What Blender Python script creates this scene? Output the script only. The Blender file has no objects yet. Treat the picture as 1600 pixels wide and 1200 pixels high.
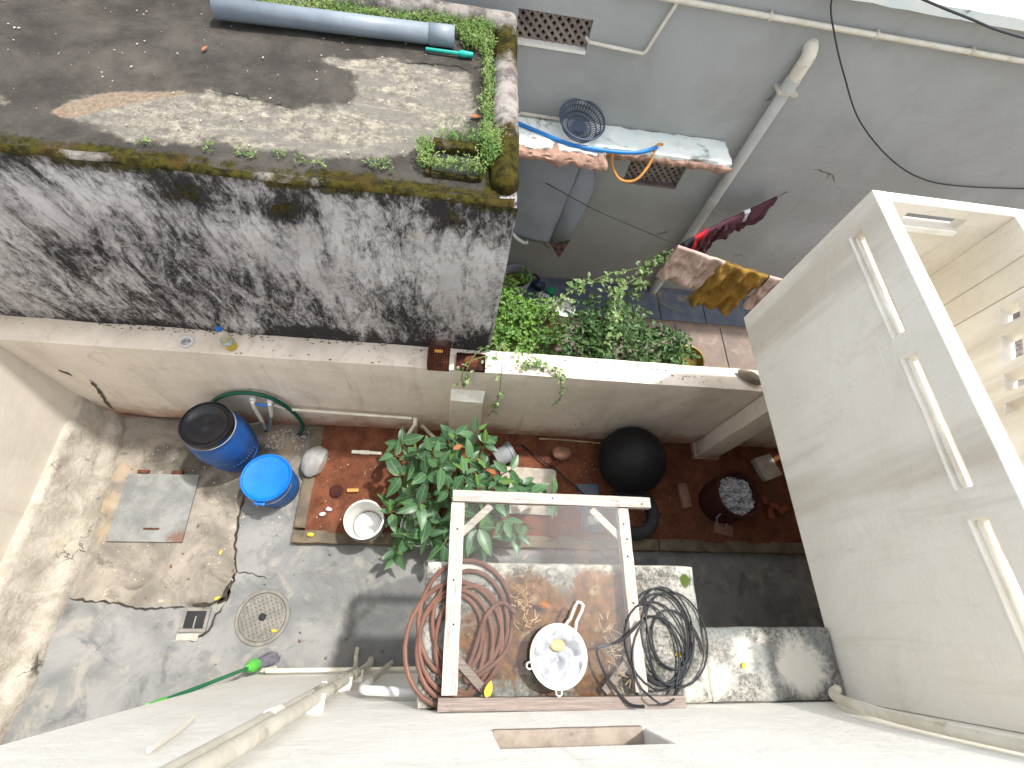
import bpy, bmesh, math, random
import numpy as np
from mathutils import Vector, Matrix, noise
R = math.radians
random.seed(7)
SC = bpy.context.scene
COL = SC.collection

# ---------------------------------------------------------------- camera, sky, sun, exposure
cam = bpy.data.cameras.new('camera'); cam_o = bpy.data.objects.new('camera', cam); COL.objects.link(cam_o)
cam.sensor_width = 36.0; cam.lens = 16.7514; cam.clip_start = 0.05; cam.clip_end = 300
cam_o.matrix_world = (Matrix.Translation((0, 0, 4.9)) @ Matrix.Rotation(R(-15.586), 4, 'Z')
                      @ Matrix.Rotation(R(27.892), 4, 'X') @ Matrix.Rotation(R(17.599), 4, 'Z'))
SC.camera = cam_o
SUN = Vector((0.364, 0.185, 1.0)).normalized()
w = bpy.data.worlds.new('World'); SC.world = w; w.use_nodes = True
wn = w.node_tree.nodes; bgn = wn['Background']
sky = wn.new('ShaderNodeTexSky'); sky.sky_type = 'NISHITA'; sky.sun_disc = False
sky.sun_elevation = math.asin(SUN.z); sky.sun_rotation = math.atan2(SUN.x, SUN.y)
sky.dust_density = 3.0; sky.air_density = 1.0; sky.ozone_density = 0.6
hz = wn.new('ShaderNodeHueSaturation'); hz.inputs['Saturation'].default_value = 0.32   # thin bright cloud whitens the sky
w.node_tree.links.new(sky.outputs[0], hz.inputs['Color']); w.node_tree.links.new(hz.outputs[0], bgn.inputs[0]); bgn.inputs[1].default_value = 0.15
sun = bpy.data.lights.new('sun', 'SUN'); sun.energy = 2.0; sun.angle = R(2.0); sun.color = (1, 0.975, 0.93)
sun_o = bpy.data.objects.new('sun', sun); COL.objects.link(sun_o)
sun_o.rotation_euler = SUN.to_track_quat('Z', 'Y').to_euler()
SC.view_settings.view_transform = 'Standard'; SC.view_settings.look = 'None'
SC.view_settings.exposure = 1.27; SC.view_settings.gamma = 1.0; SC.view_settings.use_curve_mapping = False
SC.cycles.max_bounces = 8; SC.cycles.diffuse_bounces = 5

# ---------------------------------------------------------------- helpers: objects
def tag(o, label, cat=None, group=None, kind=None):
    o['label'] = label
    if cat: o['category'] = cat
    if group: o['group'] = group
    if kind: o['kind'] = kind
    return o
def thing(name, loc, label, cat, group=None, rz=0.0):
    o = bpy.data.objects.new(name, None); COL.objects.link(o); o.location = loc; o.rotation_euler = (0, 0, rz)
    o.empty_display_size = 0.1
    return tag(o, label, cat, group)
def link(me, name, mat, parent=None, local=False):
    o = bpy.data.objects.new(name, me); COL.objects.link(o)
    if mat is not None and not me.materials: me.materials.append(mat)
    if parent is not None:
        o.parent = parent
        if not local:
            p = parent; L = Vector(p.location)
            while p.parent: p = p.parent; L = L + Vector(p.location)
            o.matrix_parent_inverse = Matrix.Translation(-L) if parent.type == 'EMPTY' else Matrix.Identity(4)
    return o

class MB:
    def __init__(s): s.v = []; s.f = []
    def add(s, V, F, M=None):
        n = len(s.v)
        s.v += [tuple(M @ Vector(p)) if M is not None else tuple(p) for p in V]
        s.f += [tuple(i + n for i in f) for f in F]
        return s
    def box(s, x0, x1, y0, y1, z0, z1, M=None):
        V = [(x0,y0,z0),(x1,y0,z0),(x1,y1,z0),(x0,y1,z0),(x0,y0,z1),(x1,y0,z1),(x1,y1,z1),(x0,y1,z1)]
        return s.add(V, [(3,2,1,0),(4,5,6,7),(0,1,5,4),(1,2,6,5),(2,3,7,6),(3,0,4,7)], M)
    def tube(s, P, r, n=8, closed=False, caps=True):
        P = [Vector(p) for p in P]; m = len(P)
        rs = r if isinstance(r, (list, tuple)) else [r]*m
        up = None; V = []; F = []
        for i, p in enumerate(P):
            if closed: t = (P[(i+1) % m] - P[i-1])
            else: t = P[min(i+1, m-1)] - P[max(i-1, 0)]
            t = t.normalized() if t.length > 1e-9 else Vector((0,0,1))
            if up is None:
                up = Vector((0,0,1)) if abs(t.z) < .9 else Vector((1,0,0))
            a = t.cross(up)
            if a.length < 1e-5: a = t.cross(Vector((1,0.3,0)))
            a.normalize(); b = a.cross(t).normalized(); up = b
            for k in range(n):
                an = 2*math.pi*k/n
                V.append(p + (a*math.cos(an) + b*math.sin(an))*rs[i])
        for i in range(m if closed else m-1):
            j = (i+1) % m
            for k in range(n):
                l = (k+1) % n
                F.append((i*n+k, i*n+l, j*n+l, j*n+k))
        if caps and not closed:
            F.append(tuple(range(n-1, -1, -1))); F.append(tuple((m-1)*n+k for k in range(n)))
        return s.add(V, F)
    def lathe(s, prof, n=32, M=None):
        V = []; F = []
        for r, z in prof:
            r = max(r, 1e-4)
            for k in range(n):
                a = 2*math.pi*k/n; V.append((r*math.cos(a), r*math.sin(a), z))
        for i in range(len(prof)-1):
            for k in range(n):
                l = (k+1) % n
                F.append((i*n+k, i*n+l, (i+1)*n+l, (i+1)*n+k))
        return s.add(V, F, M)
    def build(s, name, mat, parent=None, smooth=False, bevel=0, local=False, solid=0, sharp=None):
        me = bpy.data.meshes.new(name); me.from_pydata(s.v, [], s.f)
        bm = bmesh.new(); bm.from_mesh(me); bmesh.ops.recalc_face_normals(bm, faces=bm.faces); bm.to_mesh(me); bm.free()
        if smooth:
            me.polygons.foreach_set('use_smooth', [True]*len(me.polygons))
            try: me.set_sharp_from_angle(angle=R(sharp or 40))
            except Exception: pass
        o = link(me, name, mat, parent, local)
        if solid:
            md = o.modifiers.new('solid', 'SOLIDIFY'); md.thickness = solid; md.offset = 0
        if bevel:
            md = o.modifiers.new('bevel', 'BEVEL'); md.width = bevel; md.segments = 2; md.limit_method = 'ANGLE'
        return o

def catmull(P, n=6):
    P = [Vector(p) for p in P]; out = []
    for i in range(len(P)-1):
        p0 = P[max(i-1,0)]; p1 = P[i]; p2 = P[i+1]; p3 = P[min(i+2,len(P)-1)]
        for k in range(n):
            t = k/n
            out.append(0.5*((2*p1)+(p2-p0)*t+(2*p0-5*p1+4*p2-p3)*t*t+(3*p1-p0-3*p2+p3)*t**3))
    out.append(P[-1]); return out

def rough_box(x0,x1,y0,y1,z0,z1, seg=.08, amp=.006, freq=6.0, seed=0, rnd=.012, mb=None):
    mb = mb or MB()
    nx = max(1, round((x1-x0)/seg)); ny = max(1, round((y1-y0)/seg)); nz = max(1, round((z1-z0)/seg))
    idx = {}; V = []; F = []
    def vid(i,j,k):
        if (i,j,k) in idx: return idx[(i,j,k)]
        p = Vector((x0+(x1-x0)*i/nx, y0+(y1-y0)*j/ny, z0+(z1-z0)*k/nz))
        ex = (i in (0,nx)); ey = (j in (0,ny)); ez = (k in (0,nz))
        if ex+ey+ez >= 2:
            if ex: p.x += rnd if i == 0 else -rnd
            if ey: p.y += rnd if j == 0 else -rnd
            if ez: p.z += rnd if k == 0 else -rnd
            rv = noise.noise_vector(p*freq*2.3 + Vector((seed+9,3,1)))
            p += rv*amp*0.8
        p += noise.noise_vector(p*freq + Vector((seed,seed*.7,0)))*amp
        idx[(i,j,k)] = len(V); V.append(tuple(p)); return idx[(i,j,k)]
    for i in range(nx):
        for j in range(ny):
            F.append((vid(i,j,0),vid(i,j+1,0),vid(i+1,j+1,0),vid(i+1,j,0)))
            F.append((vid(i,j,nz),vid(i+1,j,nz),vid(i+1,j+1,nz),vid(i,j+1,nz)))
        for k in range(nz):
            F.append((vid(i,0,k),vid(i+1,0,k),vid(i+1,0,k+1),vid(i,0,k+1)))
            F.append((vid(i,ny,k),vid(i,ny,k+1),vid(i+1,ny,k+1),vid(i+1,ny,k)))
    for j in range(ny):
        for k in range(nz):
            F.append((vid(0,j,k),vid(0,j,k+1),vid(0,j+1,k+1),vid(0,j+1,k)))
            F.append((vid(nx,j,k),vid(nx,j+1,k),vid(nx,j+1,k+1),vid(nx,j,k+1)))
    return mb.add(V, F)

def grid(P0, U, V, nu, nv, disp=None):
    mb = MB(); P0 = Vector(P0); U = Vector(U); V = Vector(V); vs = []
    for j in range(nv+1):
        for i in range(nu+1):
            p = P0 + U*(i/nu) + V*(j/nv)
            if disp: p = disp(p, i/nu, j/nv)
            vs.append(tuple(p))
    return mb.add(vs, [(j*(nu+1)+i, j*(nu+1)+i+1, (j+1)*(nu+1)+i+1, (j+1)*(nu+1)+i) for j in range(nv) for i in range(nu)])

def holed(us, vs, t, holes, M):
    """wall sheet in local u,v with thickness t (along local w); rectangular holes (u0,u1,v0,v1)"""
    us = sorted(set(list(us)+[h[0] for h in holes]+[h[1] for h in holes])); vs = sorted(set(list(vs)+[h[2] for h in holes]+[h[3] for h in holes]))
    def hole(i,j):
        if i < 0 or j < 0 or i >= len(us)-1 or j >= len(vs)-1: return True
        a = (us[i]+us[i+1])/2; b = (vs[j]+vs[j+1])/2
        return any(h[0] < a < h[1] and h[2] < b < h[3] for h in holes)
    mb = MB(); idx = {}; V = []; F = []
    def vid(i,j,k):
        if (i,j,k) not in idx: idx[(i,j,k)] = len(V); V.append((us[i],vs[j],t*k))
        return idx[(i,j,k)]
    for i in range(len(us)-1):
        for j in range(len(vs)-1):
            if hole(i,j): continue
            F.append((vid(i,j,0),vid(i+1,j,0),vid(i+1,j+1,0),vid(i,j+1,0)))
            F.append((vid(i,j,1),vid(i,j+1,1),vid(i+1,j+1,1),vid(i+1,j,1)))
            if hole(i-1,j): F.append((vid(i,j,0),vid(i,j+1,0),vid(i,j+1,1),vid(i,j,1)))
            if hole(i+1,j): F.append((vid(i+1,j,0),vid(i+1,j,1),vid(i+1,j+1,1),vid(i+1,j+1,0)))
            if hole(i,j-1): F.append((vid(i,j,0),vid(i,j,1),vid(i+1,j,1),vid(i+1,j,0)))
            if hole(i,j+1): F.append((vid(i,j+1,0),vid(i+1,j+1,0),vid(i+1,j+1,1),vid(i,j+1,1)))
    return mb.add(V, F, M)
def axes(o, u, v, w):
    u, v, w, o = Vector(u), Vector(v), Vector(w), Vector(o)
    return Matrix(((u.x,v.x,w.x,o.x),(u.y,v.y,w.y,o.y),(u.z,v.z,w.z,o.z),(0,0,0,1)))

def paint(o, name, fn):
    me = o.data; a = me.attributes.new(name, 'FLOAT', 'POINT')
    co = np.empty(len(me.vertices)*3, 'f'); me.vertices.foreach_get('co', co); co = co.reshape(-1,3)
    a.data.foreach_set('value', np.asarray(fn(co), 'f'))
def sdpoly(P, poly):
    """signed distance to a polygon in the first two columns of P; positive inside"""
    P = np.asarray(P, float)[:, :2]; poly = np.asarray(poly, float); n = len(poly)
    d = np.full(len(P), 1e9); ins = np.zeros(len(P), bool)
    for i in range(n):
        a = poly[i]; b = poly[(i+1) % n]; e = b-a; q = P-a
        t = np.clip((q@e)/(e@e+1e-12), 0, 1); d = np.minimum(d, np.linalg.norm(q-t[:,None]*e, axis=1))
        c = (a[1] > P[:,1]) != (b[1] > P[:,1])
        with np.errstate(divide='ignore', invalid='ignore'):
            xi = (b[0]-a[0])*(P[:,1]-a[1])/(b[1]-a[1]+1e-12)+a[0]
        ins ^= c & (P[:,0] < xi)
    return np.where(ins, d, -d)

# ---------------------------------------------------------------- helpers: materials
def C(r, g, b, a=1):
    f = lambda u: (u/255/12.92) if u/255 <= .04045 else ((u/255+.055)/1.055)**2.4
    return (f(r), f(g), f(b), 1)
class Mt:
    def __init__(s, name):
        s.mat = bpy.data.materials.new(name); s.mat.use_nodes = True; s.nt = s.mat.node_tree
        s.b = s.nt.nodes['Principled BSDF']; s.tc = s.n('ShaderNodeTexCoord').outputs['Object']
    def n(s, t): return s.nt.nodes.new(t)
    def set(s, sock, v):
        if isinstance(v, bpy.types.NodeSocket): s.nt.links.new(v, sock)
        else: sock.default_value = v
    def vec(s, sc=(1,1,1), rot=(0,0,0), loc=(0,0,0), src=None):
        m = s.n('ShaderNodeMapping'); s.nt.links.new(src or s.tc, m.inputs[0])
        m.inputs['Scale'].default_value = sc; m.inputs['Rotation'].default_value = rot; m.inputs['Location'].default_value = loc
        return m.outputs[0]
    def noise(s, scale, detail=5, rough=.6, dist=0, vec=None):
        t = s.n('ShaderNodeTexNoise'); s.nt.links.new(vec or s.tc, t.inputs['Vector'])
        t.inputs['Scale'].default_value = scale; t.inputs['Detail'].default_value = detail
        t.inputs['Roughness'].default_value = rough; t.inputs['Distortion'].default_value = dist
        return t.outputs['Fac']
    def vor(s, scale, feat='F1', vec=None, out='Distance'):
        t = s.n('ShaderNodeTexVoronoi'); t.feature = feat; s.nt.links.new(vec or s.tc, t.inputs['Vector']); t.inputs['Scale'].default_value = scale
        return t.outputs[out]
    def rng(s, x, lo, hi, a=0., b=1.):
        m = s.n('ShaderNodeMapRange'); m.interpolation_type = 'SMOOTHSTEP'
        s.set(m.inputs[0], x)
        for i, v in enumerate((lo, hi, a, b)): s.set(m.inputs[i+1], v)
        return m.outputs[0]
    def m(s, op, a, b=0.):
        m = s.n('ShaderNodeMath'); m.operation = op; s.set(m.inputs[0], a); s.set(m.inputs[1], b); return m.outputs[0]
    def mix(s, f, a, b):
        m = s.n('ShaderNodeMix'); m.data_type = 'RGBA'; s.set(m.inputs[0], f); s.set(m.inputs[6], a); s.set(m.inputs[7], b); return m.outputs[2]
    def attr(s, name):
        a = s.n('ShaderNodeAttribute'); a.attribute_name = name; return a.outputs['Fac']
    def xyz(s, i):
        q = s.n('ShaderNodeSeparateXYZ'); s.nt.links.new(s.tc, q.inputs[0]); return q.outputs[i]
    def rand(s): return s.n('ShaderNodeObjectInfo').outputs['Random']
    def done(s, col, rough=.8, bumps=(), spec=.35, metal=0, **kw):
        s.set(s.b.inputs['Base Color'], col); s.set(s.b.inputs['Roughness'], rough); s.set(s.b.inputs['Metallic'], metal)
        s.b.inputs['Specular IOR Level'].default_value = spec
        prev = None
        for h, st, d in bumps:
            bn = s.n('ShaderNodeBump'); s.set(bn.inputs['Height'], h); bn.inputs['Strength'].default_value = st; bn.inputs['Distance'].default_value = d
            if prev: s.nt.links.new(prev, bn.inputs['Normal'])
            prev = bn.outputs[0]
        if prev: s.nt.links.new(prev, s.b.inputs['Normal'])
        for k, v in kw.items(): s.set(s.b.inputs[k.replace('_', ' ')], v)
        return s.mat
def simple(name, col, col2=None, scale=8, rough=.7, bump=.2, bscale=40, metal=0, spec=.35, dirt=None, dist=.002):
    t = Mt(name); col2 = col2 or tuple(c*.7 for c in col[:3])+(1,)
    c = t.mix(t.rng(t.noise(scale, 6, .65), .35, .68), col, col2)
    if dirt: c = t.mix(t.rng(t.noise(scale*.6, 8, .7, .5), .55, .7), c, dirt)
    return t.done(c, rough, [(t.noise(bscale, 4, .6), bump, dist)] if bump else (), spec, metal)

def scuffed(name, a, b, scuff, dirt, rough=.42):
    t = Mt(name)
    c = t.mix(t.rng(t.noise(3, 6, .6), .35, .65), a, b)
    c = t.mix(t.rng(t.noise(7, 12, .85, .6, t.vec((1, 1, 3.0))), .54, .72, 0, .55), c, scuff)
    c = t.mix(t.rng(t.noise(50, 8, .8), .62, .72, 0, .5), c, scuff)
    h = t.m('ADD', t.xyz(2), t.m('MULTIPLY', t.m('SUBTRACT', t.noise(6, 9, .75, .4), .5), .3))
    c = t.mix(t.rng(h, .16, .0, 0, .6), c, dirt)
    return t.done(c, t.rng(t.noise(9, 8, .7), .3, .7, rough-.08, rough+.2), [(t.noise(20, 8, .7), .15, .004)], .4)
def painted_wall(name, base, tint, dark, amount=.5, soil=None, bands=0., grit=1.):
    """limewashed plaster: trowel relief, faint vertical runs, blotches"""
    t = Mt(name)
    c = t.mix(t.rng(t.noise(1.4, 8, .68, .3), .35, .68), base, tint)
    run = t.noise(2.4, 8, .7, .3, t.vec((3.2, 3.2, .35)))
    c = t.mix(t.m('MULTIPLY', t.rng(run, .54, .74), amount), c, dark)
    if bands:
        bd = t.noise(1.0, 4, .55, .25, t.vec((2.6, 2.6, .42), (R(-14), 0, 0)))
        c = t.mix(t.m('MULTIPLY', t.rng(bd, .47, .66), bands), c, dark)
    c = t.mix(t.m('MULTIPLY', t.rng(t.noise(20, 12, .86, .3), .55, .70), amount*.8), c, dark)
    c = t.mix(t.m('MULTIPLY', t.rng(t.noise(3.1, 10, .78, .8), .53, .68), amount*.6), c, dark)
    if soil is not None:
        h = t.m('ADD', t.xyz(2), t.m('MULTIPLY', t.m('SUBTRACT', t.noise(3, 8, .7, .4), .5), .7))
        c = t.mix(t.m('MULTIPLY', t.rng(h, .42, .05), .8), c, soil)
    trow = t.noise(4.5, 10, .7, .9, t.vec((1, 1, 1.5)))
    return t.done(c, .85, [(trow, .6, .045*grit), (t.noise(38, 10, .8), .55, .008*grit)], .15)

def mat_dirty_wall():
    t = Mt('mouldy limewash')
    c = t.mix(t.rng(t.noise(2.2, 7, .65), .3, .72), C(216,213,212), C(180,177,176))
    c = t.mix(t.rng(t.noise(6, 8, .7, .5), .54, .72), c, C(190,184,172))
    st = t.noise(3.2, 11, .74, .9, t.vec((2.1, 1, .75), (0, R(24), 0)))
    fine = t.noise(19, 12, .84, .6, t.vec((1.5, 1, .8), (0, R(24), 0)))
    big = t.noise(.9, 3, .5)
    k = t.m('ADD', t.m('ADD', t.m('MULTIPLY', st, .68), t.m('MULTIPLY', fine, .62)), t.m('ADD', t.m('MULTIPLY', big, .25), t.attr('mould')))
    c = t.mix(t.rng(t.noise(34, 12, .86, .4), .55, .70, 0, .45), c, C(120,117,116))
    c = t.mix(t.rng(k, .69, .82, 0, .6), c, C(110,107,106))
    c = t.mix(t.rng(k, .775, .90, 0, .92), c, C(32,30,31))
    g = t.m('ADD', t.attr('moss'), t.m('MULTIPLY', t.m('SUBTRACT', t.noise(11, 9, .78, .6), .5), .30))
    c = t.mix(t.rng(g, .0, .05, 0, .92), c, t.mix(t.rng(t.noise(16, 8, .75), .4, .6), C(30,28,15), C(70,65,24)))
    return t.done(c, .92, [(t.noise(5, 8, .7, .6), .55, .025), (t.noise(40, 6, .75), .4, .006), (k, -.25, .02)], .1)

def moss_col(t, c, a, b=.03):
    g = t.m('ADD', a, t.m('MULTIPLY', t.m('SUBTRACT', t.noise(9, 10, .78, .6), .5), .26))
    m = t.rng(g, -.01, b)
    mc = t.mix(t.rng(t.noise(18, 6, .7), .38, .62), C(32,31,13), C(66,62,21))
    mc = t.mix(t.rng(t.noise(5, 6, .65), .5, .7), mc, C(70,54,26))
    return t.mix(m, c, mc), m

def mat_roof():
    t = Mt('weathered roof cement')
    c = t.mix(t.rng(t.noise(3, 8, .7, .3), .35, .7), C(60,57,53), C(84,80,74))
    c = t.mix(t.rng(t.noise(40, 12, .9), .54, .70, 0, .7), c, C(132,126,120))
    c = t.mix(t.rng(t.noise(1.1, 6, .65), .52, .72, 0, .6), c, C(104,97,88))
    c = t.mix(t.rng(t.noise(2.0, 8, .7, .6), .56, .72, 0, .6), c, C(58,53,52))
    edge = t.m('MULTIPLY', t.m('SUBTRACT', t.noise(5, 8, .7, .3), .5), .3)
    p = t.m('ADD', t.attr('pale'), edge)
    lime = t.mix(t.rng(t.noise(14, 14, .88), .42, .62), C(98,94,87), C(172,165,147))
    lime = t.mix(t.rng(t.noise(2.5, 10, .76, .5, t.vec((.7, 2.2, 1), (0,0,R(14)))), .44, .60, 0, .85), lime, C(112,108,102))
    lime = t.mix(t.rng(t.noise(4.5, 8, .7, 1.0, t.vec((.5, 2.4, 1), (0,0,R(16)))), .58, .74, 0, .75), lime, C(206,197,174))
    c = t.mix(t.rng(p, -.01, .05), c, lime)
    tan = t.mix(t.rng(t.noise(40, 12, .88), .42, .6), C(112,98,84), C(150,134,116))
    c = t.mix(t.rng(t.m('ADD', t.attr('tan'), t.m('MULTIPLY', edge, .3)), -.005, .015), c, tan)
    c, mm = moss_col(t, c, t.attr('moss'))
    return t.done(c, .93, [(t.noise(90, 7, .82), .9, .009), (t.noise(8, 7, .65), .5, .015), (p, .15, .02)], .12)

def mat_kerb():
    t = Mt('mossy cement kerb')
    c = t.mix(t.rng(t.noise(8, 8, .7), .38, .62), C(96,90,86), C(150,144,138))
    c = t.mix(t.rng(t.noise(40, 4, .7), .62, .7, 0, .6), c, C(50,46,44))
    c, mm = moss_col(t, c, t.attr('moss'), .06)
    return t.done(c, .95, [(t.noise(45, 6, .75), .8, .012), (t.noise(12, 6, .7), .6, .02)], .1)

def mat_floor():
    t = Mt('yard cement')
    n1 = t.noise(1.6, 8, .62, .4)
    c = t.mix(t.rng(n1, .36, .66), C(138,137,134), C(108,109,108))
    c = t.mix(t.rng(t.noise(3.2, 8, .68, .6), .52, .66, 0, .6), c, C(154,149,138))
    c = t.mix(t.rng(t.noise(4.1, 9, .74, .8), .54, .68, 0, .65), c, C(84,87,88))
    c = t.mix(t.rng(t.noise(1.3, 9, .74, 1.0), .54, .64, 0, .5), c, C(94,95,94))
    c = t.mix(t.rng(t.noise(11, 9, .78, .4), .60, .70, 0, .5), c, C(170,164,150))
    c = t.mix(t.rng(t.noise(80, 8, .85), .56, .72, 0, .55), c, C(76,75,72))
    ew = t.m('MULTIPLY', t.m('SUBTRACT', t.noise(5, 8, .7, .5), .5), .16)
    tn = t.mix(t.rng(t.noise(2.4, 8, .66, .5), .36, .64), C(148,140,128), C(112,106,97))
    tn = t.mix(t.rng(t.noise(3.4, 9, .76, .8), .52, .66, 0, .85), tn, C(88,83,72))
    tn = t.mix(t.rng(t.noise(9, 7, .7, .3), .6, .7, 0, .8), tn, C(176,166,146))
    tn = t.mix(t.rng(t.noise(55, 4, .7), .66, .72, 0, .8), tn, C(214,204,180))
    c = t.mix(t.rng(t.m('ADD', t.attr('tan'), t.m('MULTIPLY', ew, .25)), -.01, .02), c, tn)
    wet = t.rng(t.m('ADD', t.attr('wet'), ew), -.03, .03)
    c = t.mix(t.m('MULTIPLY', wet, .6), c, C(60,63,64))  # floor turns darker inside this mask, and less rough below
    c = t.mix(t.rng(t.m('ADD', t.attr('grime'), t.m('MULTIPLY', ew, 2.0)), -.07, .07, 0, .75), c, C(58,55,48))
    c = t.mix(t.rng(t.m('ADD', t.attr('ochre'), t.m('MULTIPLY', ew, 2.2)), -.09, .06, 0, .55), c, C(170,150,118))
    ro = t.m('SUBTRACT', .86, t.m('MULTIPLY', wet, .35))
    return t.done(c, ro, [(t.noise(70, 8, .8), .55, .005), (t.noise(5, 9, .7), .45, .02)], .3)

def mat_soil():
    t = Mt('red laterite soil')
    c = t.mix(t.rng(t.noise(6, 8, .7), .35, .65), C(140,89,66), C(107,67,51))
    c = t.mix(t.rng(t.noise(2.4, 7, .65, .5), .52, .68), c, C(112,80,62))
    c = t.mix(t.rng(t.noise(90, 3, .7), .66, .74, 0, .6), c, C(170,130,104))
    c = t.mix(t.rng(t.noise(60, 3, .7), .64, .7), c, C(58,34,24))
    return t.done(c, .97, [(t.noise(45, 10, .82), 1.0, .02), (t.noise(11, 8, .75), .8, .035)], .05)

def mat_plinth():
    t = Mt('crumbling plinth plaster')
    c = t.mix(t.rng(t.noise(5, 8, .68, .4), .35, .66), C(184,176,163), C(152,144,131))
    c = t.mix(t.rng(t.noise(2.2, 7, .65, .5), .55, .7, 0, .8), c, C(196,186,164))
    c = t.mix(t.rng(t.noise(7, 8, .75, .8), .66, .72, 0, .8), c, C(60,56,48))
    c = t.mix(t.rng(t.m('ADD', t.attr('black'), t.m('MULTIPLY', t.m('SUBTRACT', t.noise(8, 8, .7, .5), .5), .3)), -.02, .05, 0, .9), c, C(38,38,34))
    wv = t.n('ShaderNodeVectorMath'); wv.operation = 'ADD'; nz_ = t.n('ShaderNodeTexNoise'); nz_.inputs['Scale'].default_value = 6; nz_.inputs['Detail'].default_value = 6
    t.nt.links.new(t.tc, nz_.inputs['Vector']); t.nt.links.new(t.tc, wv.inputs[0]); sc_ = t.n('ShaderNodeVectorMath'); sc_.operation = 'SCALE'; t.nt.links.new(nz_.outputs['Color'], sc_.inputs[0]); sc_.inputs['Scale'].default_value = .35; t.nt.links.new(sc_.outputs[0], wv.inputs[1])
    cr = t.vor(4.2, 'DISTANCE_TO_EDGE', wv.outputs[0])
    ck = t.m('MULTIPLY', t.rng(cr, .028, .004), t.rng(t.noise(2.2, 5, .6), .56, .66))
    c = t.mix(t.m('MULTIPLY', ck, .8), c, C(52,48,40))
    c = t.mix(t.rng(t.noise(30, 9, .8), .58, .70, 0, .45), c, C(110,102,88))
    return t.done(c, .93, [(ck, -.6, .02), (t.noise(9, 8, .7, .8), .7, .03), (t.noise(45, 5, .7), .4, .005)], .1)

def mat_slab():
    t = Mt('stained sunshade cement')
    sp = t.noise(48, 8, .8)
    c = t.mix(t.rng(t.noise(4, 7, .65), .38, .66), C(166,163,155), C(132,130,124))
    c = t.mix(t.rng(t.m('ADD', sp, t.m('MULTIPLY', t.noise(3, 5, .6), .5)), .62, .86, 0, .85), c, C(58,57,52))
    c = t.mix(t.rng(t.noise(2.6, 6, .65, .6), .5, .66, 0, .55), c, C(118,124,122))
    e = t.m('MULTIPLY', t.m('SUBTRACT', t.noise(7, 8, .75, .6), .5), .5)
    r1 = t.m('ADD', t.attr('rust'), e)
    ru = t.mix(t.rng(t.noise(20, 7, .72), .38, .64), C(124,82,42), C(74,50,31))
    ru = t.mix(t.rng(t.noise(9, 7, .7), .56, .7), ru, C(150,128,92))
    c = t.mix(t.rng(r1, -.02, .08, 0, .88), c, ru)
    w = t.m('ADD', t.attr('white'), t.m('MULTIPLY', e, .6))
    c = t.mix(t.rng(w, -.02, .06, 0, .9), c, C(206,202,190))  # paler cement, including the slab's painted sun patch
    c = t.mix(t.rng(t.m('ADD', t.attr('moss'), t.m('MULTIPLY', e, .15)), -.005, .01, 0, .95), c, C(66,82,22))
    return t.done(c, .9, [(sp, .5, .008), (t.noise(8, 6, .7), .4, .015)], .15)

def mat_grey_house():
    t = Mt('grey distemper wall')
    c = t.mix(t.rng(t.noise(.9, 5, .6, .3), .35, .68), C(168,170,168), C(154,156,152))
    c = t.mix(t.rng(t.noise(2.0, 7, .68, .4, t.vec((2.2,1,.6))), .6, .76, 0, .45), c, C(126,126,120))
    z = t.xyz(2)
    c = t.mix(t.rng(t.m('ADD', z, t.m('MULTIPLY', t.noise(2, 5, .6), .5)), 1.5, .7, 0, .55), c, C(134,130,120))
    c = t.mix(t.rng(t.noise(7, 8, .75, .6), .7, .75, 0, .7), c, C(78,76,70))
    return t.done(c, .85, [(t.noise(2.6, 9, .66, .7), .5, .035), (t.noise(26, 10, .8), .5, .008)], .2)

def mat_leaf(name, a, b, c3, vein=None, trans=.25):
    t = Mt(name)
    r = t.rand()
    c = t.mix(t.rng(r, .1, .9), a, b)
    c = t.mix(t.rng(t.noise(9, 4, .6), .5, .7, 0, .6), c, c3)
    ay = t.m('ABSOLUTE', t.xyz(1))
    c = t.mix(t.rng(ay, .0028, .0008, 0, .7), c, C(150,176,120))
    side = t.m('SINE', t.m('MULTIPLY', t.m('SUBTRACT', t.xyz(0), t.m('MULTIPLY', ay, .9)), 420.))
    c = t.mix(t.rng(side, .8, 1., 0, .25), c, C(140,168,112))
    m = t.done(c, .38, [(t.noise(30, 3, .5), .15, .003)], .45)
    tr = t.n('ShaderNodeBsdfTranslucent'); t.set(tr.inputs[0], t.mix(.5, c, C(150,180,40)))
    mx = t.n('ShaderNodeMixShader'); mx.inputs[0].default_value = trans
    out = t.nt.nodes['Material Output']
    t.nt.links.new(t.b.outputs[0], mx.inputs[1]); t.nt.links.new(tr.outputs[0], mx.inputs[2]); t.nt.links.new(mx.outputs[0], out.inputs[0])
    return m
def mat_foliage(name, a, b, c3, trans=.25):
    t = Mt(name)
    c = t.mix(t.rng(t.noise(5, 4, .6), .35, .65), a, b)
    c = t.mix(t.rng(t.noise(28, 2, .5), .5, .62), c, c3)
    m = t.done(c, .5, (), .35)
    tr = t.n('ShaderNodeBsdfTranslucent'); t.set(tr.inputs[0], c)
    mx = t.n('ShaderNodeMixShader'); mx.inputs[0].default_value = trans
    t.nt.links.new(t.b.outputs[0], mx.inputs[1]); t.nt.links.new(tr.outputs[0], mx.inputs[2]); t.nt.links.new(mx.outputs[0], t.nt.nodes['Material Output'].inputs[0])
    return m
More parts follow.
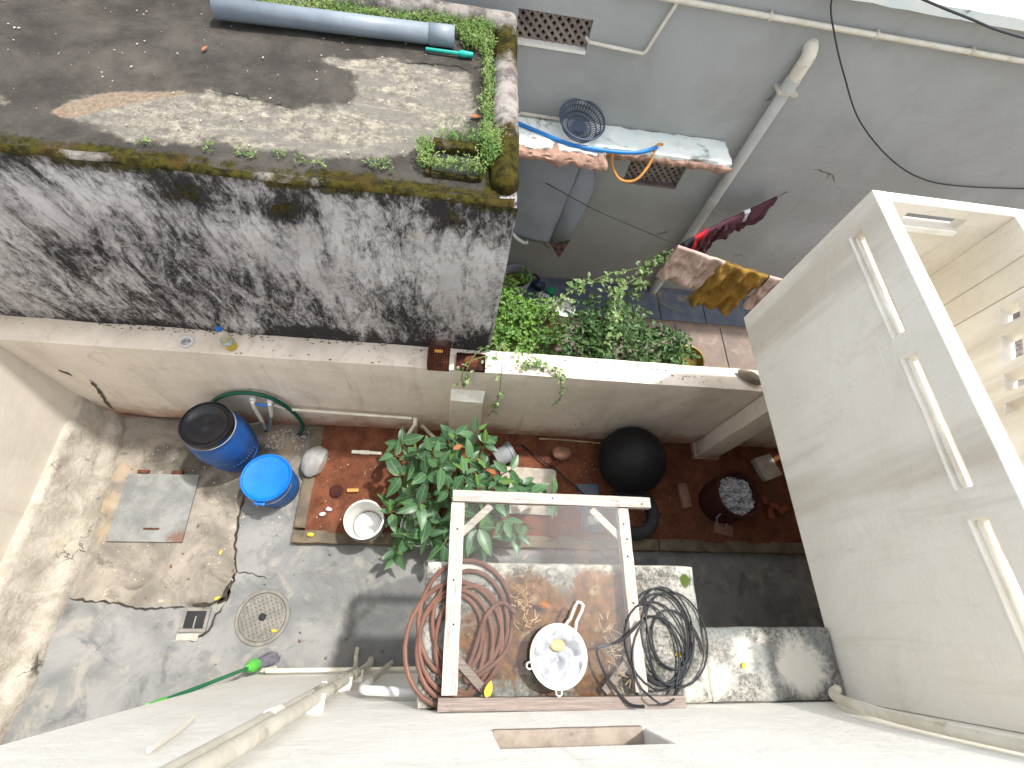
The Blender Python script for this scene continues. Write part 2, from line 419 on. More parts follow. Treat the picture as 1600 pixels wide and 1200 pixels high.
def mat_glass():
    t = Mt('dusty window glass')
    out = t.nt.nodes['Material Output']
    tr = t.n('ShaderNodeBsdfTransparent'); tr.inputs[0].default_value = (.95,.97,.96,1)
    gl = t.n('ShaderNodeBsdfGlossy'); gl.inputs['Roughness'].default_value = .03
    lw = t.n('ShaderNodeFresnel'); lw.inputs[0].default_value = 1.5
    m1 = t.n('ShaderNodeMixShader'); t.nt.links.new(lw.outputs[0], m1.inputs[0]); t.nt.links.new(tr.outputs[0], m1.inputs[1]); t.nt.links.new(gl.outputs[0], m1.inputs[2])
    dust = t.n('ShaderNodeBsdfDiffuse')
    dc = t.mix(t.rng(t.noise(4, 6, .65, .5), .4, .6), C(126,112,98), C(104,62,38)); t.set(dust.inputs[0], dc)
    e = t.m('ADD', t.attr('mud'), t.m('MULTIPLY', t.m('SUBTRACT', t.noise(6, 10, .76, .7), .5), .45))
    f = t.m('ADD', .03, t.rng(e, -.02, .12, 0, .5))
    m2 = t.n('ShaderNodeMixShader'); t.set(m2.inputs[0], f); t.nt.links.new(m1.outputs[0], m2.inputs[1]); t.nt.links.new(dust.outputs[0], m2.inputs[2])
    t.nt.links.new(m2.outputs[0], out.inputs[0]); return t.mat

def mat_wood(name, a, b, dark, axis=0, crack=.6):
    t = Mt(name); sc = [110, 110, 110]; sc[axis] = 5
    g = t.noise(1.0, 8, .75, .4, t.vec(tuple(sc)))
    c = t.mix(t.rng(g, .35, .65), a, b)
    c = t.mix(t.rng(g, .62, .72, 0, crack), c, dark)
    c = t.mix(t.rng(t.noise(9, 8, .75), .55, .72, 0, .5), c, dark)
    return t.done(c, .9, [(g, .7, .004)], .1)

K = {}
K['cream'] = painted_wall('cream lime plaster', C(232,221,206), C(217,205,189), C(162,148,129), .45, C(154,100,70), .25, .5)
K['cream2'] = painted_wall('pale cream plaster', C(236,230,216), C(226,219,204), C(184,174,156), .3)
K['stair'] = painted_wall('off white stucco', C(240,236,225), C(232,227,214), C(192,181,164), .35, None, .65, .35)
K['house'] = painted_wall('chalk white house plaster', C(240,238,230), C(230,227,217), C(194,187,174), .3, None, .2, .35)
K['leftwall'] = painted_wall('cream neighbour plaster', C(216,207,193), C(204,195,180), C(172,161,144), .35, None, .15, .15)
K['dirty'] = mat_dirty_wall(); K['roof'] = mat_roof(); K['kerb'] = mat_kerb(); K['floor'] = mat_floor(); K['soil'] = mat_soil()
K['plinth'] = mat_plinth(); K['slab'] = mat_slab(); K['grey'] = mat_grey_house(); K['glass'] = mat_glass()
K['earth'] = simple('bare earth', C(120,100,80), C(96,84,70), 2, .95, .5, 20)
K['whitepaint'] = simple('white paint', C(240,238,230), C(222,218,206), 5, .7, .15, 30)
K['pvc'] = simple('white pvc', C(226,222,208), C(206,198,178), 6, .42, .05, 20, dirt=C(176,160,130))
K['greypvc'] = simple('grey pvc', C(132,142,150), C(118,128,137), 4, .42, .05, 20)
K['housepipe'] = simple('grey painted pipe', C(200,201,197), C(186,187,183), 4, .5, .05, 20)
K['pvcdirty'] = simple('weathered pvc', C(204,199,184), C(184,178,163), 5, .5, .1, 20, dirt=C(150,140,122))
K['blue_drum'] = scuffed('scuffed blue plastic', C(36,86,150), C(28,70,130), C(100,130,164), C(96,92,84))
K['blue'] = scuffed('bright blue plastic', C(6,112,206), C(2,100,194), C(70,144,206), C(10,100,190), .36)
K['bluebody'] = scuffed('mid blue plastic', C(30,104,180), C(34,96,164), C(110,144,176), C(110,106,98))
K['black'] = simple('black plastic', C(20,20,22), C(28,28,31), 4, .14, .05, 20, spec=.5)
def mat_soot():
    t = Mt('sooty iron')
    c = t.mix(t.rng(t.noise(5, 10, .78, .5), .45, .7), C(9,9,11), C(22,23,25))
    c = t.mix(t.rng(t.noise(16, 12, .86, .4), .58, .72, 0, .6), c, C(62,62,64))
    return t.done(c, .62, [(t.noise(3.2, 4, .5), .5, .05), (t.noise(30, 9, .8), .5, .006)], .35)
K['soot'] = mat_soot()
K['rubber'] = simple('tyre rubber', C(40,41,44), C(58,56,54), 8, .8, .3, 50)
K['cable'] = simple('black cable', C(34,35,39), C(50,51,56), 8, .5, .05, 20)
K['hose'] = simple('faded red hose', C(122,84,68), C(98,67,56), 7, .5, .1, 30)
K['greenhose'] = simple('green hose', C(8,84,62), C(10,68,52), 6, .4, .05, 20)
K['bluehose'] = simple('blue hose', C(30,120,190), C(26,100,170), 6, .4, .05, 20)
K['orangehose'] = simple('orange tube', C(196,140,74), C(176,120,60), 6, .4, .05, 20)
K['whiteplastic'] = simple('white plastic', C(212,212,210), C(200,200,197), 4, .38, .04, 20, spec=.4)
K['bucketwhite'] = scuffed('white bucket plastic', C(218,218,213), C(206,205,198), C(186,180,168), C(140,120,100))
K['greyplastic'] = simple('grey plastic', C(150,152,156), C(130,132,136), 5, .5, .1, 20)
K['basket'] = simple('slate basket plastic', C(72,84,102), C(60,70,88), 6, .45, .05, 20)
K['rust'] = simple('rusty iron', C(112,68,46), C(76,46,34), 14, .9, .4, 50, spec=.2)
K['darkrust'] = simple('burnt rusty iron', C(70,34,28), C(46,26,24), 9, .85, .4, 40, spec=.2)
K['steelplate'] = simple('galvanised plate', C(112,117,121), C(128,132,134), 6, .65, .3, 90, metal=.0, spec=.4, dirt=C(150,146,134))
def mat_plate():
    t = Mt('galvanised hatch plate')
    c = t.mix(t.rng(t.noise(5, 7, .68), .35, .65), C(110,111,109), C(134,134,130))
    c = t.mix(t.rng(t.noise(70, 6, .8), .60, .68, 0, .8), c, C(186,184,176))
    c = t.mix(t.rng(t.noise(9, 9, .75, .6), .62, .70, 0, .7), c, C(176,172,158))
    dx = t.m('ADD', t.xyz(0), 2.34); dy = t.m('SUBTRACT', t.xyz(1), .66)
    d = t.m('ADD', t.m('SQRT', t.m('ADD', t.m('MULTIPLY', dx, dx), t.m('MULTIPLY', dy, dy))), t.m('MULTIPLY', t.m('SUBTRACT', t.noise(14, 8, .75, .5), .5), .22))
    c = t.mix(t.rng(d, .14, .06, 0, .75), c, C(112,74,56))
    return t.done(c, .7, [(t.noise(60, 7, .8), .5, .004)], .35)
K['hatch'] = mat_plate()
K['iron'] = simple('cast iron', C(112,110,104), C(132,128,120), 9, .9, .5, 60, dirt=C(88,85,79))
K['darkgap'] = simple('dark crack dirt', C(44,40,34), C(66,60,50), 20, .95, .2, 40)
K['void'] = simple('drain dark', C(26,26,28), C(36,36,38), 8, .6, .1, 20)
K['stone'] = simple('grey stone', C(152,150,146), C(124,120,116), 5, .9, .5, 25, dirt=C(98,90,82), dist=.008)
K['brick'] = simple('worn brick', C(150,112,92), C(122,92,78), 8, .95, .5, 40)
K['orangebrick'] = simple('orange brick', C(140,80,54), C(116,64,44), 8, .95, .5, 40)
K['board'] = simple('cement board', C(188,180,168), C(156,146,134), 6, .9, .3, 50, dirt=C(120,108,96))
K['slate'] = simple('dark slate', C(70,78,92), C(92,98,108), 4, .55, .25, 25, dirt=C(128,118,104))
K['sandstone'] = simple('brown flagstone', C(132,116,104), C(112,100,94), 4, .75, .25, 25, dirt=C(150,140,130))
K['mortar'] = simple('paving mortar', C(124,104,86), C(100,86,74), 8, .95, .3, 40)
K['ash'] = simple('wood ash', C(214,214,216), C(96,96,100), 42, .98, .9, 45, dist=.02)
K['woodx'] = mat_wood('bleached wood', C(186,177,168), C(148,138,130), C(76,66,60), 0, .9)
K['woody'] = mat_wood('bleached wood side', C(190,182,173), C(152,143,135), C(76,67,61), 1, .9)
K['oldwood'] = mat_wood('grey purple wood', C(148,136,128), C(118,107,101), C(66,56,54), 0, .8)
K['stem'] = simple('plant stem', C(96,78,54), C(72,60,42), 10, .9, .3, 40)
K['greenstem'] = simple('green stem', C(120,132,72), C(96,112,58), 10, .7, .2, 40)
K['leaf'] = mat_leaf('shrub leaf', C(46,80,56), C(76,114,76), C(98,134,98))
K['youngleaf'] = mat_leaf('young shrub leaf', C(74,112,46), C(92,128,58), C(66,104,50))
K['lime'] = mat_foliage('lime foliage', C(98,138,50), C(66,108,44), C(126,156,78))
K['deep'] = mat_foliage('garden foliage', C(44,76,38), C(66,98,48), C(100,124,78))
K['variegated'] = mat_foliage('variegated vine foliage', C(84,118,60), C(106,136,76), C(166,174,136))
K['weed'] = mat_foliage('roof weed', C(96,128,56), C(136,156,88), C(74,104,44))
K['drygrass'] = mat_foliage('dry weed', C(138,140,84), C(110,120,66), C(160,150,110))
K['twig'] = simple('dry twigs', C(186,166,138), C(140,116,92), 10, .9, .2, 40)
K['yellowleaf'] = simple('yellow leaf', C(196,168,50), C(180,146,44), 10, .6, .1, 30)
K['brownleaf'] = simple('brown leaf', C(150,96,58), C(120,76,48), 10, .8, .1, 30)
K['cloth_pink'] = simple('dusty pink cotton', C(196,172,160), C(178,154,144), 6, .9, .3, 90)
K['cloth_olive'] = simple('mustard cotton', C(150,116,50), C(128,98,44), 6, .9, .3, 90)
K['cloth_maroon'] = simple('maroon cloth', C(76,40,50), C(56,30,40), 6, .85, .2, 90, dirt=C(96,56,66))
K['cloth_red'] = simple('red cloth', C(178,22,36), C(150,16,30), 6, .8, .2, 90)
K['cloth_black'] = simple('black cloth', C(24,22,26), C(34,32,36), 6, .85, .2, 90)
K['cloth_white'] = simple('white wet cloth', C(200,201,202), C(172,174,178), 9, .75, .3, 50)
K['cloth_blue'] = simple('turquoise cloth', C(40,150,180), C(30,126,160), 6, .8, .2, 90)
K['cloth_grey'] = simple('patterned grey cloth', C(120,114,122), C(196,190,190), 26, .85, .2, 90)
K['navy'] = simple('navy plastic', C(28,36,66), C(22,28,52), 6, .5, .1, 20)
K['banner'] = simple('grey flex banner', C(148,154,162), C(138,144,152), 3, .5, .1, 10)
K['bannerprint'] = simple('dark banner print', C(34,36,48), C(150,110,100), 12, .5, .05, 10)
K['brokenbrick'] = simple('broken chajja core', C(176,142,124), C(140,112,98), 14, .97, .9, 40, dirt=C(64,56,50), dist=.015)
K['chajja'] = simple('pale aqua limewash', C(216,228,224), C(232,234,228), 5, .85, .3, 30, dirt=C(120,120,112))
K['jali'] = simple('jali cement', C(150,138,128), C(122,110,104), 8, .9, .3, 40)
K['vdark'] = simple('interior shade black', C(30,28,27), C(38,36,34), 8, .95, 0, 20)  # near-black colour stands in for shade behind the openings
K['jalisill'] = simple('dull mauve sill', C(128,112,112), C(108,94,94), 8, .9, .3, 40)
K['rooftile'] = simple('brown roof waterproofing', C(112,82,70), C(90,70,62), 4, .9, .3, 30)
K['brass'] = simple('brass bowl', C(150,128,70), C(120,104,58), 8, .45, .1, 30, metal=.6)
K['terracotta'] = simple('terracotta', C(160,92,56), C(130,78,52), 8, .85, .2, 40)
K['teal'] = simple('teal plastic', C(30,168,150), C(24,148,134), 6, .4, .05, 20)
K['broomgreen'] = simple('green broom handle', C(18,122,74), C(16,108,66), 6, .4, .05, 20)
K['broomlime'] = simple('lime plastic', C(96,190,78), C(84,176,70), 6, .4, .05, 20)
K['bristle'] = simple('mauve bristle', C(124,122,132), C(98,96,106), 30, .7, .2, 60)
K['lightgreen'] = simple('green lid plastic', C(30,130,84), C(24,112,72), 6, .4, .05, 20)
K['lavender'] = simple('lavender plastic', C(198,194,222), C(180,176,206), 6, .4, .05, 20)
K['steel'] = simple('dull chrome', C(176,176,174), C(150,148,144), 10, .35, .1, 40, metal=.7)
def clear_plastic(name, col, a):
    t = Mt(name); t.done(col, .15, (), .5)
    tr = t.n('ShaderNodeBsdfTransparent'); mx = t.n('ShaderNodeMixShader'); mx.inputs[0].default_value = a
    t.nt.links.new(tr.outputs[0], mx.inputs[1]); t.nt.links.new(t.b.outputs[0], mx.inputs[2]); t.nt.links.new(mx.outputs[0], t.nt.nodes['Material Output'].inputs[0])
    return t.mat
K['bottle'] = clear_plastic('clear bottle plastic', C(214,208,186), .5)
K['juice'] = simple('yellow liquid', C(196,176,24), C(176,156,20), 4, .2, 0, 20, spec=.5)
K['milky'] = clear_plastic('milky plastic', C(196,196,194), .6)

# ================================================================ SETTING
g = MB().box(-40, 40, -40, 40, -.3, -.06).build('ground', K['earth']); tag(g, 'bare earth under and around the houses', kind='structure')

# yard floor
def fd(p, u, v):
    q = p.copy(); q.z += .006*noise.noise(Vector((p.x*2.2, p.y*2.2, 1))) ; return q
fl = grid((-3.5,-2.2,0), (8.0,0,0), (0,4.1,0), 160, 82, fd).build('yard_floor', K['floor'], smooth=True)
tag(fl, 'grey and tan cracked cement floor of the back yard', kind='structure')
TAN = [(-3.3,1.85),(-1.33,1.85),(-1.40,1.34),(-1.82,1.2),(-1.9,1.15),(-1.9,.85),(-1.81,.42),(-1.83,.17),(-2.1,.15),(-2.53,.12),(-3.07,.19),(-3.3,.8)]
DARK_AREA = [(-.72,.24),(-.83,.1),(-.83,-.12),(-.85,-.40),(2.2,-.40),(2.2,.6),(.9,.62),(.1,.44),(-.27,.41)]  # outline of the darker, smoother floor area by the house wall
paint(fl, 'tan', lambda P: sdpoly(P, TAN)); paint(fl, 'wet', lambda P: sdpoly(P, DARK_AREA))
def circ(P, x, y, r): return r-np.hypot(P[:,0]-x, P[:,1]-y)
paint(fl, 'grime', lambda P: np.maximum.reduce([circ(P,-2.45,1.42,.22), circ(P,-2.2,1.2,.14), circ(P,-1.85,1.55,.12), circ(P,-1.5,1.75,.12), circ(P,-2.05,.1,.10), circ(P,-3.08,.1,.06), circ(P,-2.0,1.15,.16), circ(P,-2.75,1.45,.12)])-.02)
paint(fl, 'ochre', lambda P: np.maximum.reduce([circ(P,-3.05,1.3,.10), circ(P,-3.02,1.0,.12), circ(P,-3.0,.75,.10), circ(P,-1.6,1.62,.12), circ(P,-1.75,1.72,.1)])-.04)

def ribbon(pts, wd, z, seed=0, jit=.02):
    rnd = random.Random(seed); P = [Vector((x,y,0)) for x,y in pts]; Q = []
    for a, b in zip(P, P[1:]):
        n = max(2, int((b-a).length/.035))
        for k in range(n):
            p = a.lerp(b, k/n); Q.append(p + Vector((rnd.uniform(-jit,jit), rnd.uniform(-jit,jit), 0))*.5)
    Q.append(P[-1]); V = []; F = []
    for i, p in enumerate(Q):
        t = (Q[min(i+1,len(Q)-1)]-Q[max(i-1,0)]); t.normalize(); nn = Vector((-t.y,t.x,0))
        ww = wd*(.35+rnd.random())*min(1, .25+min(i, len(Q)-1-i)*.3)
        V += [(p.x+nn.x*ww/2, p.y+nn.y*ww/2, z), (p.x-nn.x*ww/2, p.y-nn.y*ww/2, z)]
    for i in range(len(Q)-1): F.append((2*i,2*i+1,2*i+3,2*i+2))
    return MB().add(V, F)
for k, (pts, wd) in enumerate([([(-1.9,1.15),(-1.91,.98),(-1.9,.85),(-1.88,.66),(-1.81,.42),(-1.82,.28),(-1.83,.17)], .022),
        ([(-3.08,.19),(-2.87,.17),(-2.69,.16),(-2.53,.12),(-2.35,.12),(-2.23,.13),(-2.15,.13)], .018),
        ([(-1.81,.42),(-1.67,.41),(-1.53,.36)], .016), ([(-1.83,.17),(-1.88,.07),(-1.92,-.05),(-2.02,-.13),(-2.14,-.07)], .018),
        ([(-1.81,.40),(-1.84,.30),(-1.86,.20),(-1.9,.16)], .05), ([(-1.85,.2),(-1.95,.15),(-2.1,.15)], .05)]):
    ribbon(pts, wd, .0075, k).build('crack', K['darkgap'], fl)

# red soil bed with cement kerb
def sd(p, u, v):
    q = p.copy(); q.z += .02*noise.noise(Vector((p.x*3, p.y*3, 4))) + .008*noise.noise(Vector((p.x*11, p.y*11, 2))); return q
so = grid((-1.27,.76,.088), (5.4,0,0), (0,1.09,0), 150, 32, sd).build('soil_bed', K['soil'], smooth=True)
tag(so, 'red laterite soil bed along the boundary wall', kind='structure')
K['kerbc'] = simple('damp cement kerb', C(112,100,82), C(86,78,66), 5, .9, .4, 30, dirt=C(58,52,44))
kb = thing('bed_kerb', (-1.3,.7,0), 'low damp cement kerb edging the red soil bed', 'kerb')
x = -1.38
for k, xe in enumerate((.45, 2.2, 4.1)):
    rough_box(x+.004, xe, .666, .79, -.02, .10, .06, .006, 7, k, .008).build('kerb_stone', K['kerbc'], kb, True)
    x = xe
rough_box(-1.38, -1.26, .795, 1.83, -.02, .098, .06, .006, 7, 9, .008).build('kerb_stone', K['kerbc'], kb, True)

# loose bits: pebbles on the soil
def scatter(name, n, region, z, size, mat, label, seed, kind='stuff'):
    rnd = random.Random(seed); mb = MB()
    for _ in range(n):
        x = rnd.uniform(region[0], region[1]); y = rnd.uniform(region[2], region[3]); s = size*rnd.uniform(.4, 1.3)
        M = Matrix.Translation((x,y,z)) @ Matrix.Rotation(rnd.uniform(0,6.3),4,'Z') @ Matrix.Rotation(rnd.uniform(-.5,.5),4,'X') @ Matrix.Diagonal((s*rnd.uniform(.7,1.6), s, s*.5, 1))
        mb.add([(1,0,0),(0,1,0),(-1,0,0),(0,-1,0),(0.1,.1,1),(0,0,-1)], [(0,1,4),(1,2,4),(2,3,4),(3,0,4),(1,0,5),(2,1,5),(3,2,5),(0,3,5)], M)
    o = mb.build(name, mat); return tag(o, label, kind=kind, cat=None)
scatter('soil_crumbs', 900, (-1.2,4.0,.8,1.82), .098, .009, K['soil'], 'small crumbs of red soil strewn over the bed', 1)
scatter('pale_grit', 240, (-1.2,2.4,.8,1.8), .1, .006, K['board'], 'pale grit scattered on the red soil', 2)
scatter('cement_crumbs', 170, (-3.1,-1.5,.3,1.78), .008, .007, K['board'], 'cream crumbs scattered on the tan cement floor', 3)
scatter('roof_grit', 150, (-2.9,.0,2.25,3.5), 3.012, .0055, K['board'], 'pale grit scattered over the flat roof', 4)
scatter('tap_gravel', 160, (-1.82,-1.42,1.58,1.8), .012, .012, K['board'], 'pale gravel under the tap beside the blue drum', 5)

# ---------------------------------------------------------------- boundary wall
bw = thing('boundary_wall', (-.3,1.95,0), 'long cream boundary wall crossing behind the yard', 'wall')
wl = rough_box(-3.36, 4.0, 1.84, 2.07, -.05, 1.46, .09, .004, 3, 3, .01).build('wall', K['cream'], bw, True)
pr_ = MB()
pr_.add([(0,1.845,0),(.33,1.845,0),(.30,1.845,1.10),(0,1.845,1.10),(0,1.755,0),(.33,1.755,0),(.285,1.775,.99),(.0,1.765,1.03)],
        [(0,1,2,3),(4,5,6,7),(0,1,5,4),(1,2,6,5),(2,3,7,6),(3,0,4,7)])
pr_.build('pier', K['cream'], bw, bevel=.008)
MB().add([(-.002,1.84,1.125),(.302,1.84,1.125),(.29,1.772,1.005),(-.002,1.762,1.045),(-.002,1.84,1.10),(.302,1.84,1.10),(.29,1.775,.985),(-.002,1.765,1.02)],
         [(0,1,2,3),(4,5,6,7),(0,1,5,4),(1,2,6,5),(2,3,7,6),(3,0,4,7)]).build('pier_cap', K['whitepaint'], bw, bevel=.006)
# dark mould scars on the wall face
K['scar'] = simple('black mould scar', C(70,64,54), C(118,108,92), 30, .95, .3, 40)
def scar(pts, wd, seed, parent, y=1.834):
    mb = ribbon(pts, wd, 0, seed, .008)
    mb.v = [(a, y, b) for a, b, c in mb.v]
    return mb.build('mould_scar', K['scar'], parent)
scar([(-3.02,.86),(-3.08,.62),(-3.16,.38),(-3.2,.2)], .03, 1, bw); scar([(-3.16,1.02),(-3.13,.97),(-3.12,.92)], .05, 2, bw)
scar([(-3.2,.12),(-2.9,.05),(-2.5,.05)], .05, 3, bw); scar([(1.33,.55),(1.36,.48),(1.42,.5)], .015, 4, bw); scar([(1.28,.5),(1.3,.44)], .012, 5, bw)

rs = random.Random(77); sp_ = MB()
for k in range(520):
    xx = rs.uniform(-3.3,.3) if k < 400 else rs.uniform(.3,2.5); yy = (2.05-abs(rs.gauss(0,.025))) if k < 330 else rs.uniform(1.86,2.04)
    if noise.noise(Vector((xx*3,yy*8,0))) < -.05: continue
    r_ = rs.uniform(.002,.009); sp_.add([(xx-r_*1.8,yy,1.4625),(xx,yy-r_*.6,1.4625),(xx+r_*1.5,yy+r_*.2,1.4625),(xx+r_*.2,yy+r_*.8,1.4625),(xx,yy,1.4665)],[(0,1,4),(1,2,4),(2,3,4),(3,0,4)])
o = sp_.build('mould_specks', K['scar'], bw); o['kind'] = 'stuff'

# ---------------------------------------------------------------- outbuilding with flat roof
ob = thing('flat_roof_outbuilding', (-2.5,3,0), 'old outbuilding with mossy flat roof and black mouldy wall', 'building')
fw = grid((-6.5,2.05,-.05), (6.8,0,0), (0,0,3.06), 150, 66, lambda p,u,v: p+Vector((0,.012*noise.noise(p*2.1)+.006*noise.noise(p*7),0))).build('front_wall', K['dirty'], ob, True)
def blob2(P, L): return np.maximum.reduce([1-np.hypot((P[:,0]-x)/rx, (P[:,2]-z)/rz) for x,z,rx,rz in L])
paint(fw, 'mould', lambda P: .10*np.clip(blob2(P, [(-2.1,2.0,1.5,.7),(-1.2,1.8,.6,.9),(-2.6,1.6,1.2,.4),(-.45,1.85,.4,.8)]), 0, 1)
      + .17*np.clip(blob2(P, [(-1.5,2.87,.28,.16),(-.98,2.82,.22,.13),(-.05,2.88,.2,.16),(.15,1.6,.25,.25),(-1.0,1.55,.5,.12)]), 0, 1)
      + .10*np.clip((1.56-P[:,2])/.12, 0, 1)*(P[:,2] > 1.3) + .07*np.clip((P[:,2]-2.88)/.12, 0, 1) - .055*np.clip(blob2(P,[(-.1,2.3,.5,.5),(-1.2,2.5,.5,.3),(-2.3,2.6,.8,.3)]),0,1) - .005)
paint(fw, 'moss', lambda P: np.maximum(P[:,2]-2.962+.02*np.sin(P[:,0]*6.0), .05*blob2(P, [(-1.5,2.86,.16,.1),(-.98,2.82,.1,.09),(-.05,2.86,.1,.12)])))
MB().box(-6.5,.30,2.06,3.93,-.05,2.98).build('body', K['dirty'], ob)
rf = grid((-6.5,2.10,3.0), (6.7,0,0), (0,1.80,0), 200, 64, lambda p,u,v: p+Vector((0,0,.008*noise.noise(p*2.5)+.003*noise.noise(p*12)))).build('roof', K['roof'], ob, True)
PALE = [(-2.15,2.4),(-2.03,2.56),(-1.71,2.66),(-1.46,2.73),(-1.21,2.69),(-1.0,2.66),(-.73,2.77),(-.71,3.0),(-.95,3.17),(-.57,3.31),(.01,3.24),(.05,2.79),(-.11,2.49),(-.45,2.3),(-.95,2.28),(-1.34,2.26),(-1.73,2.23),(-2.02,2.3)]
TANP = [(-2.17,2.38),(-2.0,2.57),(-1.71,2.66),(-1.5,2.7),(-1.78,2.54),(-1.9,2.46),(-2.05,2.33)]
paint(rf, 'pale', lambda P: np.maximum(sdpoly(P, PALE), sdpoly(P, [(-2.6,2.35),(-2.33,2.38),(-2.35,2.44),(-2.6,2.5)])*.8))
paint(rf, 'tan', lambda P: sdpoly(P, TANP))
paint(rf, 'moss', lambda P: np.maximum.reduce([.075-np.abs(P[:,1]-2.14)+.03*np.sin(P[:,0]*4.0)*np.sin(P[:,0]*1.7), P[:,0]-.07, P[:,1]-3.76])-.03)
for nm, bx, sd_, amp in (('kerb_front', (-6.5,.30,2.042,2.15,2.972,3.014), 3, .013), ('kerb_side', (.145,.302,2.172,3.80,2.93,3.075), 5, .008), ('kerb_back', (-6.5,.302,3.805,3.95,2.93,3.075), 8, .008)):
    kbx = rough_box(*bx, .05, amp, 6, sd_, .02).build(nm, K['kerb'], ob, True, sharp=75)
    if nm == 'kerb_front': paint(kbx, 'moss', lambda P: .085+.05*np.sin(P[:,0]*5.1)*np.sin(P[:,0]*2.3+1)-.10*np.exp(-((P[:,0]+1.9)/.12)**2)-.4*np.clip(2.985-P[:,2],0,.1)-.35*np.clip(P[:,1]-2.11,0,.1))
    elif nm == 'kerb_side': paint(kbx, 'moss', lambda P: .03+.09*np.maximum(np.clip((2.75-P[:,1])*3,-1,1), np.clip(1-np.abs(P[:,1]-3.55)*4,-1,1))-.02)
    else: paint(kbx, 'moss', lambda P: -.05+0*P[:,0])
for k, pts in enumerate([[(-1.49,2.72),(-1.39,2.72),(-1.21,2.69),(-1.07,2.67),(-.96,2.63)], [(-.72,3.24),(-.56,3.24),(-.33,3.26),(-.08,3.29),(.03,3.21)]]):
    ribbon(pts, .010, 3.012, 30+k).build('roof_crack', K['darkgap'], ob)
# roof hatch hole: a mossy raised lip around a plate painted black for the hole's depth
hh = thing('drain_box', (-.05,2.36,3), 'small mossy cement box with dark opening on the flat roof corner', 'drain box')
for bx, s_ in (((-.20,.08,2.42,2.50,2.98,3.06),1), ((-.20,.08,2.22,2.26,2.98,3.035),2), ((-.225,-.19,2.22,2.48,2.98,3.04),3), ((.07,.10,2.22,2.48,2.98,3.04),4)):
    o = rough_box(*bx, .03, .006, 9, s_, .008).build('lip', K['kerb'], hh, True); paint(o, 'moss', lambda P: .06+0*P[:,0])
MB().box(-.19,.07,2.26,2.42,2.99,3.011).build('opening', K['void'], hh)

# ---------------------------------------------------------------- left neighbour wall with crumbling plinth
lw = thing('side_wall', (-3.4,0,0), 'plain cream side wall with crumbling plaster plinth', 'wall')
rough_box(-3.75,-3.35,-3.5,2.3,-.05,3.1, .12, .004, 3, 6, .01).build('wall', K['leftwall'], lw, True)
prof = [(-3.40,.50,0),(-3.345,.475,0),(-3.285,.465,0),(-3.265,.43,0),(-3.235,.36,1),(-3.20,.28,1),(-3.175,.21,1),(-3.15,.16,1),(-3.125,.13,1),(-3.085,.105,1),(-3.06,.06,1),(-3.045,.02,1),(-3.04,-.05,1)]
V = []; F = []; ny = 90
for j in range(ny+1):
    y = -3.0 + (1.86+3.0)*j/ny
    xo = np.interp(y, [-3,-.8,-.2,.4,1.1,1.5,1.86], [-.12,-.10,-.05,-.04,-.07,-.09,-.17])
    for (a, b, q) in prof:
        f = (a+3.345)/.305
        p = Vector((a+xo*max(0,f), y, b))
        am = .022 if q else .008
        nv = noise.noise_vector(p*5.5)*am + noise.noise_vector(p*15)*am*.45
        V.append(tuple(p+nv))
n = len(prof)
for j in range(ny):
    for i in range(n-1): F.append((j*n+i, j*n+i+1, (j+1)*n+i+1, (j+1)*n+i))
pl = MB().add(V, F).build('plinth', K['plinth'], lw, True, sharp=80)
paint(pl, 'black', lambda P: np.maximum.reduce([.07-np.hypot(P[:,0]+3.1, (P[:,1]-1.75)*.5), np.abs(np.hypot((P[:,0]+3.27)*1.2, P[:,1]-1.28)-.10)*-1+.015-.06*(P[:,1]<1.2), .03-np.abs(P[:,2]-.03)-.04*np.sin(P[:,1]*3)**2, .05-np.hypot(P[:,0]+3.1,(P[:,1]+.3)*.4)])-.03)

# ---------------------------------------------------------------- own house wall with niche
hs = thing('house', (.4,-.5,0), 'chalky white house wall right below the viewer', 'building')
M = axes((0,-.36,0), (1,0,0), (0,0,1), (0,-1,0))
us = [-1.41+.2*i for i in range(29)]; vs = [-.05]+[.2*i for i in range(1,21)]
holed([-1.41,4.2], [-.05,4.1], .12, [(.235,.83,2.73,3.0)], M).build('wall', K['house'], hs, bevel=.006)
MB().box(.20,.86,-.60,-.485,2.6,3.1).build('niche_back', K['vdark'], hs)  # niche darkness put into the back panel's colour
rough_box(.237,.828,-.485,-.352,2.70,2.738,.04,.0015,8,2,.003).build('niche_sill', simple('dusty brown sill', C(158,146,132), C(128,116,104), 9, .95, .5, 40, dirt=C(88,78,70)), hs, True)
MB().box(-1.41,4.2,-6,-.61,-.05,3.2).build('body', K['house'], hs)
MB().box(-1.41,-1.30,-.605,-.485,-.05,4.1).build('return_wall', K['house'], hs)

